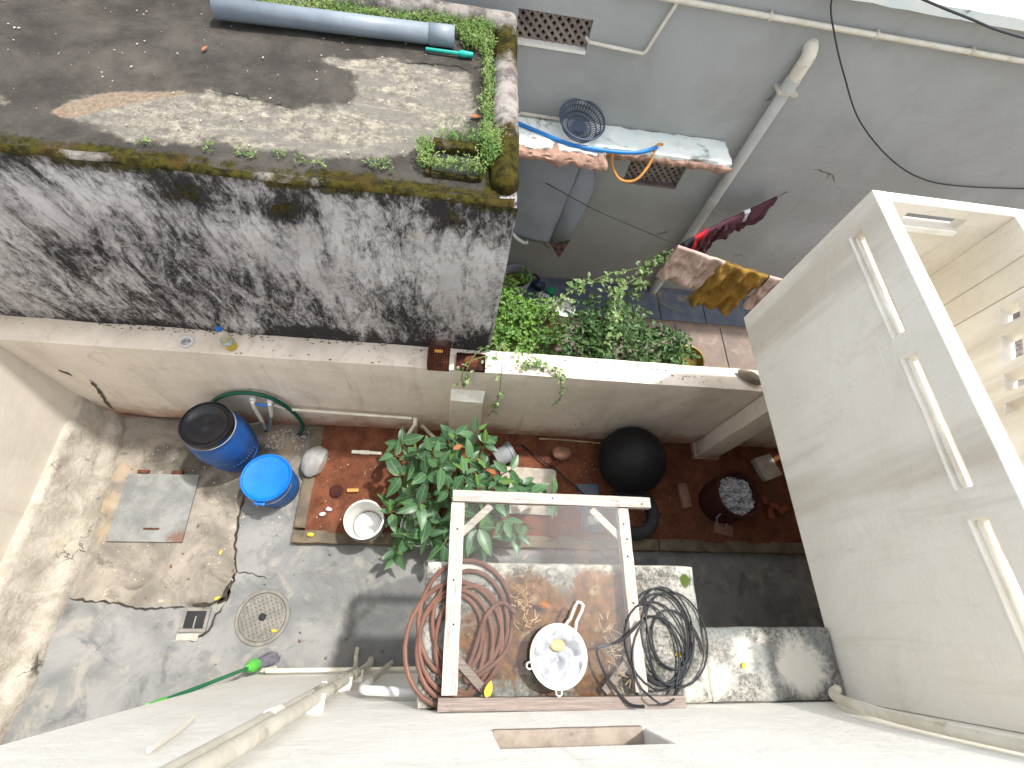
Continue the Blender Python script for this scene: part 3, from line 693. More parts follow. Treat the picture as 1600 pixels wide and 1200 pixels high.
# sunshade slab
sl = thing('sunshade_slab', (.7,0,2.2), 'stained L-shaped concrete sunshade slab with rust and mould', 'sunshade')
mb = rough_box(-.07,1.42,-.356,.30,2.10,2.20,.035,.004,6,1,.008)
rough_box(1.415,2.175,-.356,-.01,2.102,2.198,.035,.004,6,2,.008, mb)
s_o = mb.build('slab', K['slab'], sl, True, sharp=60)
paint(s_o, 'rust', lambda P: np.where(P[:,2] > 2.15, np.maximum.reduce([circ(P,.52,-.05,.34), circ(P,.85,.08,.30), circ(P,.28,-.08,.24), circ(P,.45,.22,.14), circ(P,.80,-.2,.24), circ(P,.95,.22,.12)])-.06, -.5))
paint(s_o, 'white', lambda P: np.where(P[:,2] > 2.15, np.maximum.reduce([circ(P,1.45,-.25,.13), circ(P,1.62,-.12,.1), circ(P,1.32,-.3,.1), circ(P,1.75,-.06,.07), circ(P,1.95,-.2,.2)-.02, P[:,1]-.235, .035-np.abs(P[:,0]+.07)])-.03, np.where(P[:,2] < 2.18, .02, -.5)))  # pale mask: sun patch and lightening of the shaded right end, as colour
paint(s_o, 'moss', lambda P: circ(P,1.36,.22,.035))

# ---------------------------------------------------------------- balcony on the right
bl = thing('balcony', (2.6,.9,2.15), 'off white balcony with slotted parapets jutting over the yard', 'balcony')
M = axes((2.18,0,0), (0,1,0), (0,0,1), (1,0,0))
holed([-.358,2.10], [2.15,3.37], .09, [(1.29,1.95,3.16,3.23),(.52,1.165,3.16,3.23),(-.25,.39,3.16,3.23)], M).build('parapet', K['stair'], bl, bevel=.006)
M = axes((0,2.035,0), (1,0,0), (0,0,1), (0,1,0))
holed([2.272,3.14], [2.15,3.368], .066, [(2.44,2.82,3.23,3.30)], M).build('parapet', K['cream2'], bl, bevel=.006)
for y0, y1 in ((1.29,1.95),(.52,1.165),(-.25,.39)):
    MB().box(2.173,2.190,y0-.006,y1+.006,3.148,3.1585).box(2.204,2.214,y0+.002,y1-.002,3.1595,3.170).build('slot_sill', K['whitepaint'], bl, bevel=.003)  # sunlit lines of the sills are put into their white paint
MB().box(2.43,2.83,2.02,2.034,3.19,3.226).build('slot_sill', K['whitepaint'], bl, bevel=.003)
MB().box(2.272,4.4,-.35,2.03,2.15,2.27).build('floor_slab', K['stair'], bl)
MB().box(3.05,3.14,1.81,2.034,2.27,3.366).build('corner_post', K['cream2'], bl, bevel=.004)
MB().box(3.058,3.16,1.655,1.808,2.27,3.34).build('corner_post', K['cream2'], bl, bevel=.004)
dv = Vector((-.43,-.90,0)).normalized()
M = axes((3.06,1.65,0), dv, (0,0,1), Vector((-dv.y,dv.x,0))*1.0)
holed([0,1.55], [2.27,3.34], .08, [(.06,.20,3.10,3.20),(.27,.47,3.10,3.20),(.54,.66,3.10,3.20),(.73,.80,3.10,3.20)], M).build('parapet', K['stair'], bl, bevel=.004)
# supports and light-blocking wall under it
pt = thing('balcony_pillar', (2.87,1.75,0), 'cream pillar holding up the balcony at the boundary wall', 'pillar')
rough_box(2.745,3.0,1.66,1.836,-.05,2.148,.1,.004,3,4,.008).build('shaft', K['cream'], pt, True)
MB().box(2.73,3.015,1.65,1.839,-.05,.16).build('base', K['cream'], pt, bevel=.01)
ew = MB().box(4.05,4.25,-.34,1.836,-.05,2.148).build('light_block_wall', K['cream']); tag(ew, 'added unseen cream wall that blocks light under the balcony', 'wall')  # unseen wall, added to keep the space below the balcony dark

# ---------------------------------------------------------------- neighbour paving and grey house
pv = MB().box(.30,7,2.075,4.14,-.05,-.012).build('paving', K['mortar']); tag(pv, 'slate and flagstone paving of the next yard', kind='structure')
def tile(x0,x1,y0,y1,mat,rn):
    dz = rn.uniform(-.004,.004)
    MB().box(x0+.006,x1-.006,y0+.006,y1-.006,-.03,.004+dz).build('tile', mat, pv, bevel=.004)
rn = random.Random(3)
for i in range(9): tile(.78+.635*i, .78+.635*(i+1), 3.59, 4.12, K['slate'], rn)
for i in range(9): tile(.32+.64*i-.02, .32+.64*(i+1)-.02, 2.84, 3.55, K['sandstone'], rn)
for i in range(8): tile(.45+.66*i, .45+.66*(i+1), 2.10, 2.83, K['sandstone'], rn)

gh = thing('grey_house', (2,5,0), 'grey distempered house behind the yards with lattice vents', 'building')
M = axes((0,4.14,0), (1,0,0), (0,0,1), (0,1,0))
VENTS = [(.32,.90,2.76,3.0),(1.63,2.22,1.60,1.90)]
holed([-7,9], [-.05,3.42], .12, VENTS, M).build('wall', K['grey'], gh)
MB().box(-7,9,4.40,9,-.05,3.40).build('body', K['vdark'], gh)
rough_box(-7,9,4.05,4.48,3.42,3.51,.15,.006,4,2,.01).build('coping', K['chajja'], gh, True)
MB().box(-7,9,4.48,9,3.40,3.46).build('roof', K['rooftile'], gh)
for k, (x0,x1,z0,z1) in enumerate(VENTS):
    vt = MB(); st = .072
    def clip(ax, az, dx, dz):
        t0, t1 = -1e9, 1e9
        for p, d, lo, hi in ((ax,dx,x0,x1),(az,dz,z0,z1)):
            a, b = (lo-p)/d, (hi-p)/d
            if a > b: a, b = b, a
            t0 = max(t0,a); t1 = min(t1,b)
        return t0, t1
    for sg in (1,-1):
        c0 = x0-(z1-z0)-.02
        while c0 < x1+(z1-z0):
            a, b = clip(c0, z0 if sg == 1 else z1, 1, sg)
            if b-a > .02:
                pa = Vector((c0+a, 4.205+.004*sg, (z0 if sg==1 else z1)+sg*a)); pb = Vector((c0+b, 4.205+.004*sg, (z0 if sg==1 else z1)+sg*b))
                d = (pb-pa); ln = d.length; d.normalize(); nrm = Vector((-d.z,0,d.x))
                Mx = axes(pa, d, nrm, (0,1,0)); vt.box(0, ln, -.0115, .0115, -.02, .02, Mx)
            c0 += st
    vo = vt.build('vent_lattice', K['jali'], gh)
    MB().box(x0-.02,x1+.02,4.262,4.28,z0-.02,z1+.02).build('vent_dark_back', K['vdark'], vo)  # flat back panel; the vent's darkness is in its colour
    MB().box(x0+.002,x1-.002,4.125,4.20,z0-.002,z0+.022).build('vent_sill', K['jalisill'] if k else K['whitepaint'], vo)
gc = rough_box(-.6,2.45,3.81,4.135,2.13,2.20,.03,.012,10,4,.006).build('window_shade', K['chajja'], gh, True)
rough_box(-.6,1.235,3.60,3.815,2.105,2.185,.02,.03,11,5,.012).build('broken_edge', K['brokenbrick'], gc, True, sharp=70)
rough_box(-.6,1.22,3.70,3.83,2.17,2.197,.022,.02,10,6,.004).build('limewash_skin', K['chajja'], gc, True)
rough_box(1.24,2.452,3.79,3.83,2.10,2.168,.018,.022,14,7,.008).build('broken_edge', K['brokenbrick'], gc, True, sharp=70)

for k, (pts, wd) in enumerate([([(.98,.62),(1.04,.56),(1.08,.50)],.03),([(1.15,.60),(1.22,.62)],.03),([(2.57,2.62),(2.62,2.66)],.02),([(3.5,2.03),(3.62,2.02),(3.75,1.98),(3.85,1.9)],.010),([(3.7,2.0),(3.72,1.93)],.012),([(2.3,.95),(2.42,1.0)],.02),([(3.4,.75),(3.55,.72)],.012)]):
    mb = ribbon(pts, wd, 0, 60+k, .03); mb.v = [(a, 4.134, b) for a, b, c in mb.v]; mb.build('wall_scar', K['scar'], gh)
# pipes on the grey house
p1 = thing('water_pipe', (3,4.1,3.2), 'thin white water pipe running along the top of the grey wall', 'pipe')
MB().tube([(1.0,4.1,3.235),(3,4.1,3.232),(9,4.1,3.228)], .021, 10).build('pipe', K['pvc'], p1, True)
MB().tube([(1.47,4.105,3.22),(1.37,4.105,2.86),(1.35,4.105,2.845),(.90,4.105,2.865),(.88,4.16,2.868)], .014, 8).build('branch_pipe', K['pvc'], p1, True)
for xx in (2.2,3.1,3.95,4.9): MB().tube([(xx-.01,4.1,3.232),(xx+.012,4.1,3.232)], .027, 10).box(xx-.006,xx+.006,4.1,4.14,3.2,3.265).build('clip', K['pvcdirty'], p1)
p2 = thing('drain_pipe', (2.66,4.06,0), 'thick grey drain pipe standing against the grey wall', 'pipe')
MB().tube([(2.64,4.065,-.02),(2.65,4.065,1.4),(2.66,4.065,2.80)], .052, 16).build('pipe', K['housepipe'], p2, True)
MB().tube([(2.65,4.065,1.52),(2.65,4.065,1.60)], .058, 16).build('collar', K['housepipe'], p2, True)
MB().tube([(2.66,4.065,2.76),(2.66,4.065,2.86)], .062, 16).build('collar', K['housepipe'], p2, True)
MB().tube(catmull([(2.66,4.065,2.84),(2.66,4.063,2.95),(2.665,4.075,3.03),(2.67,4.13,3.07),(2.67,4.18,3.075)],5), .057, 16).build('elbow', K['pvc'], p2, True)
MB().box(2.57,2.75,4.005,4.138,2.745,2.765).build('bracket', K['pvcdirty'], p2)
cb = MB().tube(catmull([(2.50,4.0,3.62),(2.52,4.0,3.43),(2.73,4.0,3.21),(3.02,4.0,2.96),(3.45,4.02,2.63),(4.04,4.05,2.32),(4.58,4.08,2.13),(5.08,4.1,2.08),(5.9,4.12,2.14),(7,4.12,2.3)],8), .0065, 6).build('loose_cable', K['cable'], None, True)
tag(cb, 'black cable hanging in a long curve across the grey wall', 'cable')
wi = MB().tube(catmull([(2.2,3.7,3.72),(2.75,3.68,3.66),(3.25,3.66,3.60),(3.9,3.64,3.545),(6,3.6,3.5)],6), .008, 6).build('overhead_wire', K['cable'], None, True)
tag(wi, 'taut dark overhead wire passing the white roof coping', 'wire')

# ================================================================ OBJECTS IN THE YARD
def ring(r, z, n=40): return [(r*math.cos(2*math.pi*k/n), r*math.sin(2*math.pi*k/n), z) for k in range(n)]

# blue drum with black screw lid
t = thing('plastic_drum', (-2.05,1.52,.0), 'big dark blue plastic drum with black lid in the yard corner', 'drum')
MB().lathe([(.0,.01),(.17,.0),(.20,.02),(.205,.06),(.215,.16),(.232,.26),(.243,.38),(.246,.46),(.24,.56),(.225,.64),(.208,.70),(.198,.735),(.195,.76)], 48).build('body', K['blue_drum'], t, True, local=True)
MB().tube(ring(.219,.17), .007, 6, True).build('lower_rib', K['blue_drum'], t, True, local=True)
MB().lathe([(.196,.725),(.211,.727),(.212,.735),(.212,.79),(.205,.80),(.198,.80),(.19,.785),(.178,.783),(.172,.79),(.165,.79),(.15,.782),(.05,.788),(.0,.79)], 48).build('lid', K['black'], t, True, local=True)
MB().tube(ring(.213,.728), .005, 6, True).build('clamp_ring', K['greyplastic'], t, True, local=True)
for k in range(9):
    a = R(-62+k*7); MB().box(-.006,.006,-.004,.004,-.03,.03, Matrix.Translation((.238*math.cos(a),.238*math.sin(a),.27)) @ Matrix.Rotation(a+math.pi/2,4,'Z') @ Matrix.Rotation(R(4),4,'X')).build('moulded_rib', K['blue_drum'], t, local=True)

# blue bucket with lid
t = thing('lidded_bucket', (-1.61,1.19,.0), 'bright blue bucket with flat lid beside the drum', 'bucket')
MB().lathe([(.0,.008),(.19,.0),(.197,.01),(.201,.10),(.204,.22),(.207,.33),(.208,.36)], 48).build('body', K['bluebody'], t, True, local=True)
MB().lathe([(.207,.345),(.217,.347),(.219,.37),(.217,.392),(.21,.397),(.202,.393),(.195,.381),(.188,.379),(.0,.382)], 48).build('lid', K['blue'], t, True, local=True)
MB().box(-.045,.045,-.02,.012,-.012,.012, Matrix.Translation((-.02,-.222,.335)) @ Matrix.Rotation(R(-6),4,'Z')).build('handle_lug', K['blue'], t, bevel=.006, local=True)
MB().tube([(.217*math.cos(a),.217*math.sin(a)-.004,.335-.05*math.sin((a-R(190))/R(160)*math.pi)) for a in [R(190+160*k/24) for k in range(25)]], .004, 6).build('bail_handle', K['steel'], t, True, local=True)

def open_bucket(name, loc, label, r0, r1, h, mat, fill=None, fillmat=None, tilt=(0,0,0), handle=True, group=None):
    t = thing(name, loc, label, 'bucket', group)
    Mx = Matrix.Rotation(tilt[2],4,'Z') @ Matrix.Rotation(tilt[0],4,'X') @ Matrix.Rotation(tilt[1],4,'Y')
    MB().lathe([(.0,.0),(r0*.96,.0),(r0,.008),(r0+(r1-r0)*.8,h*.8),(r1+.006,h*.8+.002),(r1+.006,h*.88),(r1,h*.885),(r1,h-.012),(r1+.008,h-.01),(r1+.009,h-.002),(r1+.002,h),(r1-.006,h-.004),(r0+(r1-r0)*.5,h*.5),(r0-.004,.02),(.0,.016)], 40, Mx).build('body', mat, t, True, local=True)
    if handle:
        hb = MB(); hb.tube([(Mx @ Vector(((r1+.01)*math.cos(a),(r1+.01)*math.sin(a),h*.84-.09*math.sin((a-R(200))/R(170)*math.pi)))) for a in [R(200+170*k/20) for k in range(21)]], .003, 6)
        hb.build('bail_handle', K['steel'], t, True, local=True)
    if fill: MB().lathe([(.0,fill+.008),(r0+(r1-r0)*fill/h-.012,fill)], 32, Mx).build('contents', fillmat, t, True, local=True)
    return t
open_bucket('white_bucket', (-.695,.835,.098), 'open white bucket standing on the corner of the soil bed', .13, .165, .33, K['bucketwhite'], .05, K['whiteplastic'])
open_bucket('white_bucket', (-.19,.80,.098), 'white bucket half hidden under the leafy shrub', .14, .175, .30, K['bucketwhite'], .27, K['whiteplastic'])
t = open_bucket('fallen_bucket', (.50,1.52,.19), 'grey paint pail lying on its side beside the shrub', .085, .10, .20, K['greyplastic'], None, None, (R(-12),R(82),R(28)), False)

# grey boulder on the kerb
def boulder(name, loc, size, seed, mat, label, cat='stone', flat=.55, sub=3):
    bm = bmesh.new(); bmesh.ops.create_icosphere(bm, subdivisions=sub, radius=1)
    for v in bm.verts:
        d = v.co.copy(); m = 1.0
        for k in range(7):
            rr = random.Random(seed*31+k); nn = Vector((rr.uniform(-1,1),rr.uniform(-1,1),rr.uniform(-1,1))).normalized()
            q = d.dot(nn); lim = rr.uniform(.62,.85)
            if q > lim: d -= nn*(q-lim)
        d += noise.noise_vector(v.co*2.2+Vector((seed,0,0)))*.07
        v.co = Vector((d.x*size[0], d.y*size[1], d.z*size[2]))
    me = bpy.data.meshes.new(name); bm.to_mesh(me); bm.free()
    me.polygons.foreach_set('use_smooth', [True]*len(me.polygons))
    try: me.set_sharp_from_angle(angle=R(28))
    except Exception: pass
    o = link(me, name, mat); o.location = loc; return tag(o, label, cat)
o = boulder('stone', (-1.29,1.44,.12), (.125,.17,.075), 3, K['stone'], 'smooth grey stone beside the blue lidded bucket'); o.rotation_euler = (0,0,R(-12))
o = boulder('stone', (2.62,1.96,1.50), (.12,.055,.05), 8, simple('brown wall stone', C(142,130,114), C(112,102,90), 8, .9, .4, 30), 'brown elongated stone lying on the wall top near the balcony'); o.rotation_euler = (0,0,R(-28))
o = boulder('stone', (1.215,1.64,.14), (.105,.085,.06), 5, K['brick'], 'squarish brown stone on the soil near the black pot')

# flat things on the floor
t = thing('inspection_hatch', (-2.65,.96,0), 'grey steel inspection hatch plate in the tan cement', 'hatch')
MB().add([(-2.97,1.27,.012),(-2.345,1.285,.012),(-2.325,.66,.012),(-2.95,.655,.012),(-2.97,1.27,.028),(-2.345,1.285,.028),(-2.325,.66,.028),(-2.95,.655,.028)], [(0,1,2,3),(4,5,6,7),(0,1,5,4),(1,2,6,5),(2,3,7,6),(3,0,4,7)]).build('plate', K['hatch'], t, bevel=.003)
MB().tube([(-2.67,.77,.028),(-2.67,.77,.042),(-2.55,.772,.042),(-2.55,.772,.028)], .007, 6).build('pull_handle', K['rust'], t, True)
for k, (xx,yy) in enumerate([(-2.85,1.30),(-2.55,1.305)]): MB().box(xx-.05,xx+.05,yy-.02,yy+.012,.005,.03).build('hinge', K['rust'], t, bevel=.004)
t = thing('floor_drain', (-2.04,.04,0), 'small square open drain in the cement floor', 'drain')
for bx in ((-2.15,-1.935,.10,.128,.0,.022),(-2.15,-1.935,-.062,-.034,.0,.022),(-2.15,-2.122,-.033,.099,.0,.021),(-1.963,-1.935,-.033,.099,.0,.021)):
    MB().box(*bx).build('frame_bar', K['iron'], t, bevel=.003)
MB().box(-2.122,-1.963,-.034,.10,.004,.0105).build('dark_plate', K['void'], t)  # flat near-black plate, painted as the drain's dark hole
MB().box(-2.045,-2.035,-.03,.06,.0106,.016).build('bar', K['steel'], t)
rough_box(-2.16,-1.98,-.13,-.07,-.01,.014,.03,.006,9,3,.004).build('broken_cement', K['board'], t, True)
t = thing('manhole_cover', (-1.50,.055,0), 'round cement manhole cover with crosshatched lid', 'manhole cover')
MB().lathe([(.225,-.01),(.225,.014),(.218,.02),(.198,.02),(.192,.012),(.192,-.01)], 56).build('rim', K['iron'], t, True, local=True)
MB().lathe([(.189,-.01),(.189,.012),(.0,.014)], 48).build('lid', K['iron'], t, True, local=True)
gl = MB()
for a in (R(25), R(115)):
    for k in range(-5,6):
        q = k*.033; hl = math.sqrt(max(.0, .178**2-q*q)); 
        gl.box(-hl, hl, q-.004, q+.004, .012, .0185, Matrix.Rotation(a,4,'Z'))
o = gl.build('crosshatch_ridges', K['iron'], t, local=True); o['kind'] = 'stuff'
MB().lathe([(.0,.03),(.022,.028),(.03,.02),(.03,.012)], 16).build('lift_boss', K['void'], t, True, local=True)

# plants and leaves --------------------------------------------------
def leaf_mesh(L, W, fold=.25, curl=.2, name='leaf', mat=None, st=6):
    V = []; F = []
    for i in range(st+1):
        u = i/st; wd = W*.5*math.sin(math.pi*min(1, u**.8))**.8*(1-.15*u) if 0 < u < 1 else .0008
        z = -curl*L*u*u
        V += [(u*L,-wd,z+wd*fold),(u*L,0,z),(u*L,wd,z+wd*fold)]
    for i in range(st):
        a = 3*i; F += [(a,a+3,a+4,a+1),(a+1,a+4,a+5,a+2)]
    me = bpy.data.meshes.new(name); me.from_pydata(V, [], F); me.polygons.foreach_set('use_smooth', [True]*len(me.polygons))
    if mat: me.materials.append(mat)
    return me, V, F
LM = [leaf_mesh(l, wd, .3, c, 'leaf', K['leaf'])[0] for l, wd, c in ((.19,.098,.12),(.16,.084,.25),(.21,.104,.2),(.14,.072,.05),(.18,.092,.4))]
LY = [leaf_mesh(l, wd, .35, c, 'leaf', K['youngleaf'])[0] for l, wd, c in ((.10,.045,.0),(.125,.055,.1))]
TIPS = [(.26,1.55,.95),(0,1.45,.9),(-.16,1.12,1.0),(-.47,1.36,.7),(-.41,1.17,.75),(-.05,1.17,1.1),(.16,1.12,1.1),(.44,1.08,1.0),(.66,1.08,.9),(.56,1.19,.95),(.34,1.46,.85),(-.46,.87,.6),(-.21,.88,.9),(-.12,.68,.6),(-.29,.69,.6),(.03,.61,.6),(-.4,.57,.4),(.98,1.04,.8),(.29,1.01,1.0),(.07,1.49,.9),(-.27,1.36,.85),(-.29,.97,.8),(.03,1.0,1.0),(.68,.71,.6),(.31,.72,.8),(.38,.64,.5),(-.44,1.53,.6),(-.13,1.31,1.0),(.55,.81,.7),(.14,.87,.85),(.74,1.01,.9),(.1,1.28,.8),(-.3,1.2,.6),(.3,1.2,.75),(.1,.95,.6),(.02,1.25,.95),(-.2,1.25,.75),(.2,1.3,.9),(.36,1.22,.85),(.08,1.05,.85),(-.1,.98,.75),(.22,.9,.7),(-.15,.82,.65),(.1,.75,.6),(.45,.95,.75),(.2,.68,.5),(-.35,1.02,.55),(.0,.8,.45)]
sh = thing('leafy_shrub', (.05,1.05,.09), 'broad leaved green shrub growing from the red soil bed', 'shrub')
rn = random.Random(11)
def branch(a, b, r0, r1, mat, parent):
    a = Vector(a); b = Vector(b); m = a.lerp(b,.5)+Vector((rn.uniform(-.05,.05),rn.uniform(-.05,.05),.05))
    MB().tube(catmull([a,m,b],4), [r0+(r1-r0)*k/8 for k in range(9)], 6).build('branch', mat, parent, True)
base = Vector((.05,1.08,.08)); forks = [Vector((-.12,1.15,.42)),Vector((.2,1.2,.45)),Vector((.1,.95,.4)),Vector((.35,1.0,.45)),Vector((-.1,.9,.32))]
for f_ in forks: branch(base, f_, .02, .012, K['stem'], sh)
for tp in TIPS:
    tv = Vector(tp); f_ = min(forks, key=lambda q: (q-tv).length); branch(f_, tv, .009, .004, K['stem'], sh)
    n = rn.randint(5,7); off = rn.uniform(0,6.28); out = Vector((tv.x-.1, tv.y-1.1, .25)).normalized()
    for k in range(n):
        a = off+k*2.4; el = rn.uniform(-.75,.5)
        young = k == n-1 and rn.random() < .55
        me = rn.choice(LY if young else LM)
        d = Vector((math.cos(a)*math.cos(el), math.sin(a)*math.cos(el), math.sin(el)+(.5 if young else 0)))+out*.25; d.normalize()
        o = bpy.data.objects.new('leaf', me); COL.objects.link(o); o.parent = sh
        up = Vector((0,0,1)); sdv = up.cross(d).normalized(); nz = d.cross(sdv)
        M4 = axes(tv-Vector(sh.location)+d*.012-Vector((0,0,.022*(n-k)))-out*.012*(n-k)*.6, d, sdv, nz)
        o.matrix_basis = M4 @ Matrix.Rotation(rn.uniform(-.7,.7),4,'X') @ Matrix.Scale(rn.uniform(.65,1.25),4)
for (xx,yy,zz) in ((.05,1.33,1.0),(.42,1.13,1.0)):
    o = bpy.data.objects.new('dry_leaf', leaf_mesh(.10,.05,.5,.3,'dry_leaf',K['brownleaf'])[0]); COL.objects.link(o); o.parent = sh
    o.location = Vector((xx,yy,zz))-Vector(sh.location); o.rotation_euler = (.2,.1,rn.uniform(0,6))

def leaf_cloud(name, blobs, size, mat, parent, seed, per=900, aspect=.55, up=.4):
    rn = random.Random(seed); mb = MB()
    for (cx,cy,cz,rx,ry,rz,w_) in blobs:
        for _ in range(int(per*w_)):
            while True:
                p = Vector((rn.uniform(-1,1),rn.uniform(-1,1),rn.uniform(-1,1)))
                if .25 < p.length < 1: break
            q = Vector((cx+p.x*rx, cy+p.y*ry, cz+p.z*rz))
            if noise.noise(q*6+Vector((seed,0,0))) < -.22: continue
            L = size*rn.uniform(.6,1.25); a = rn.uniform(0,6.283); el = rn.uniform(-.7,.5)
            d = Vector((math.cos(a)*math.cos(el), math.sin(a)*math.cos(el), math.sin(el)))
            nn = Vector((rn.uniform(-.6,.6),rn.uniform(-.6,.6),up+rn.random())); sd_ = nn.cross(d).normalized(); nz = d.cross(sd_)
            W = L*aspect*.5
            V = [q, q+d*L*.3+sd_*W*.85+nz*W*.25, q+d*L*.65+sd_*W*.75+nz*W*.2, q+d*L-nz*L*.12, q+d*L*.65-sd_*W*.75+nz*W*.2, q+d*L*.3-sd_*W*.85+nz*W*.25, q+d*L*.4]
            mb.add(V, [(0,1,6),(1,2,6),(2,3,6),(3,4,6),(4,5,6),(5,0,6)])
    o = mb.build(name, mat, parent); o['kind'] = 'stuff'; return o

# black pot, tyre, stove
t = thing('round_pot', (1.875,1.50,.09), 'large soot black round pot upside down by the boundary wall', 'pot')
MB().lathe([(.20,.0),(.215,.0),(.225,.02),(.21,.045),(.255,.10),(.31,.19),(.338,.30),(.335,.40),(.30,.50),(.24,.58),(.16,.635),(.08,.66),(.0,.668)], 56).build('body', K['soot'], t, True, local=True)
MB().tube(ring(.218,.02), .012, 8, True).build('rim', K['soot'], t, True, local=True)
MB().tube(ring(.3385,.315), .005, 6, True).build('shoulder_seam', K['soot'], t, True, local=True)
t = thing('scooter_tyre', (1.94,1.03,.095), 'old scooter tyre lying flat on the soil in front of the black pot', 'tyre')
prf = []
for k in range(15):
    a = R(-150+300*k/14); prf.append((.205+.062*math.cos(a), .055+.055*math.sin(a)))
MB().lathe(prf, 56).build('tyre_carcass', K['rubber'], t, True, local=True, solid=.008)
tr_ = MB()
for k in range(60):
    a = 2*math.pi*k/60; tr_.box(.255,.272,-.006,.006,.03,.08, Matrix.Rotation(a,4,'Z') @ Matrix.Rotation(0,4,'X'))
o = tr_.build('tread', K['rubber'], t, local=True); o['kind'] = 'stuff'
t = thing('fire_drum', (2.92,1.17,.09), 'rusty iron fire drum filled with white ash under the balcony', 'drum')
MB().lathe([(.0,.0),(.20,.0),(.215,.02),(.235,.12),(.24,.25),(.235,.36),(.228,.41),(.24,.42),(.243,.435),(.228,.44),(.215,.43),(.205,.38),(.20,.34)], 40).build('body', K['darkrust'], t, True, local=True)
am = grid((-.2,-.2,.352),(.4,0,0),(0,.4,0),40,40,lambda p,u,v: Vector((p.x,p.y,p.z+.05*noise.noise(p*16)+.03*noise.noise(p*38))) if math.hypot(p.x,p.y) < .2 else Vector((p.x*.2/math.hypot(p.x,p.y),p.y*.2/math.hypot(p.x,p.y),.335)))
am.build('ash', K['ash'], t, True, local=True)
MB().tube([(-.16,-.175,.30),(-.20,-.21,.28),(-.13,-.275,.14),(-.03,-.285,.12),(-.015,-.24,.14)], .007, 6).build('side_handle', K['steel'], t, True, local=True)
for k in range(3):
    a = R(40+120*k); MB().box(-.02,.02,-.03,.03,-.012,.03, Matrix.Translation((.24*math.cos(a),.24*math.sin(a),.44)) @ Matrix.Rotation(a,4,'Z')).build('rim_lug', K['darkrust'], t, bevel=.006, local=True)
def block(name, bx, mat, label, cat, rot=0, seed=1, amp=.004):
    cx = (bx[0]+bx[1])/2; cy = (bx[2]+bx[3])/2
    o = rough_box(bx[0]-cx,bx[1]-cx,bx[2]-cy,bx[3]-cy,0,bx[5]-bx[4],.03,amp,9,seed,.006).build(name, mat, None, True)
    o.location = (cx,cy,bx[4]); o.rotation_euler = (0,0,rot); return tag(o, label, cat)
block('brick', (2.49,2.60,1.10,1.37,.085,.15), K['brick'], 'worn brown brick lying on soil between tyre and fire drum', 'brick', R(6))
block('brick', (2.82,3.02,.83,.96,.085,.14), K['brick'], 'worn brick lying in front of the fire drum', 'brick', R(-14), 3)
block('brick', (3.46,3.70,1.45,1.72,.085,.17), K['board'], 'pale cement block behind the fire drum in the shade', 'block', R(20), 5)
for k, (xx,yy,a,lb) in enumerate([(3.45,1.23,40,'broken orange brick piece nearest the fire drum'),(3.56,1.16,80,'broken orange brick piece in the middle of the heap'),(3.50,1.07,-10,'lowest broken orange brick piece beside the fire drum'),(3.66,1.12,120,'broken orange brick piece farthest right of the heap')]):
    block('brick_piece', (xx-.035,xx+.035,yy-.065,yy+.065,.085,.14), K['orangebrick'], lb, 'brick', R(a), 10+k)
block('cement_board', (.55,1.15,.98,1.47,.10,.135), K['board'], 'pale square cement board lying on the soil behind the shrub', 'board', R(-1), 7, .003)
block('dark_tile', (1.38,1.62,.83,1.33,.098,.118), K['slate'], 'dark slate slab on the soil left of the tyre', 'slab', R(3), 8, .002)
o = MB().tube([(.78,1.72,.115),(1.15,1.44,.15),(1.58,1.08,.14)], .008, 6).build('iron_rod', K['soot'], None, True); tag(o, 'thin dark iron rod lying across the soil', 'rod')
o = MB().tube([(.98,1.80,.11),(1.3,1.795,.12),(1.66,1.78,.115)], .010, 6).build('bamboo_stick', K['twig'], None, True); tag(o, 'pale stick lying along the foot of the boundary wall', 'stick')
o = MB().lathe([(.0,.010),(.055,.010),(.062,.004),(.06,-.004)], 20).build('brown_disc', K['darkrust'], None, True, local=True); o.location = (-1.04,1.155,.105); tag(o, 'small red brown disc lying on the soil', 'disc')
o = MB().box(-.055,.055,-.017,.017,0,.03).build('wood_offcut', K['orangehose'], None, bevel=.006); o.location = (-.885,1.165,.095); o.rotation_euler = (0,0,R(3)); tag(o, 'short yellow wood offcut on the soil', 'offcut')
o = MB().tube([(.0,0,0),(.08,0,0),(.085,.0,0),(.17,.0,.0),(.17,0,0),(.29,-.005,.0)], [.02,.02,.025,.025,.018,.018], 10).build('pipe_piece', K['pvc'], None, True); o.location = (-.95,1.555,.115); tag(o, 'short white pipe piece lying on the soil', 'pipe')
t = thing('milky_can', (1.50,.93,.10), 'cloudy plastic can on the soil seen through the glass', 'can')
MB().box(-.085,.085,-.05,.05,.0,.17, Matrix.Rotation(R(12),4,'Z')).build('body', K['milky'], t, bevel=.02, local=True)
MB().lathe([(.028,.165),(.028,.19),(.0,.192)], 16).build('cap', K['whiteplastic'], t, True, local=True)
for k, (xx,yy,lb) in enumerate([(-1.13,.93,'crumpled cream peel on the kerb corner'),(-1.08,.98,'small cream scrap on the soil corner'),(-1.2,.74,'yellow scrap lying on the front kerb')]):
    boulder('food_scrap', (xx,yy,.112), (.035,.022,.018), 20+k, K['cloth_white'] if k < 2 else K['yellowleaf'], lb, 'scrap', sub=2)

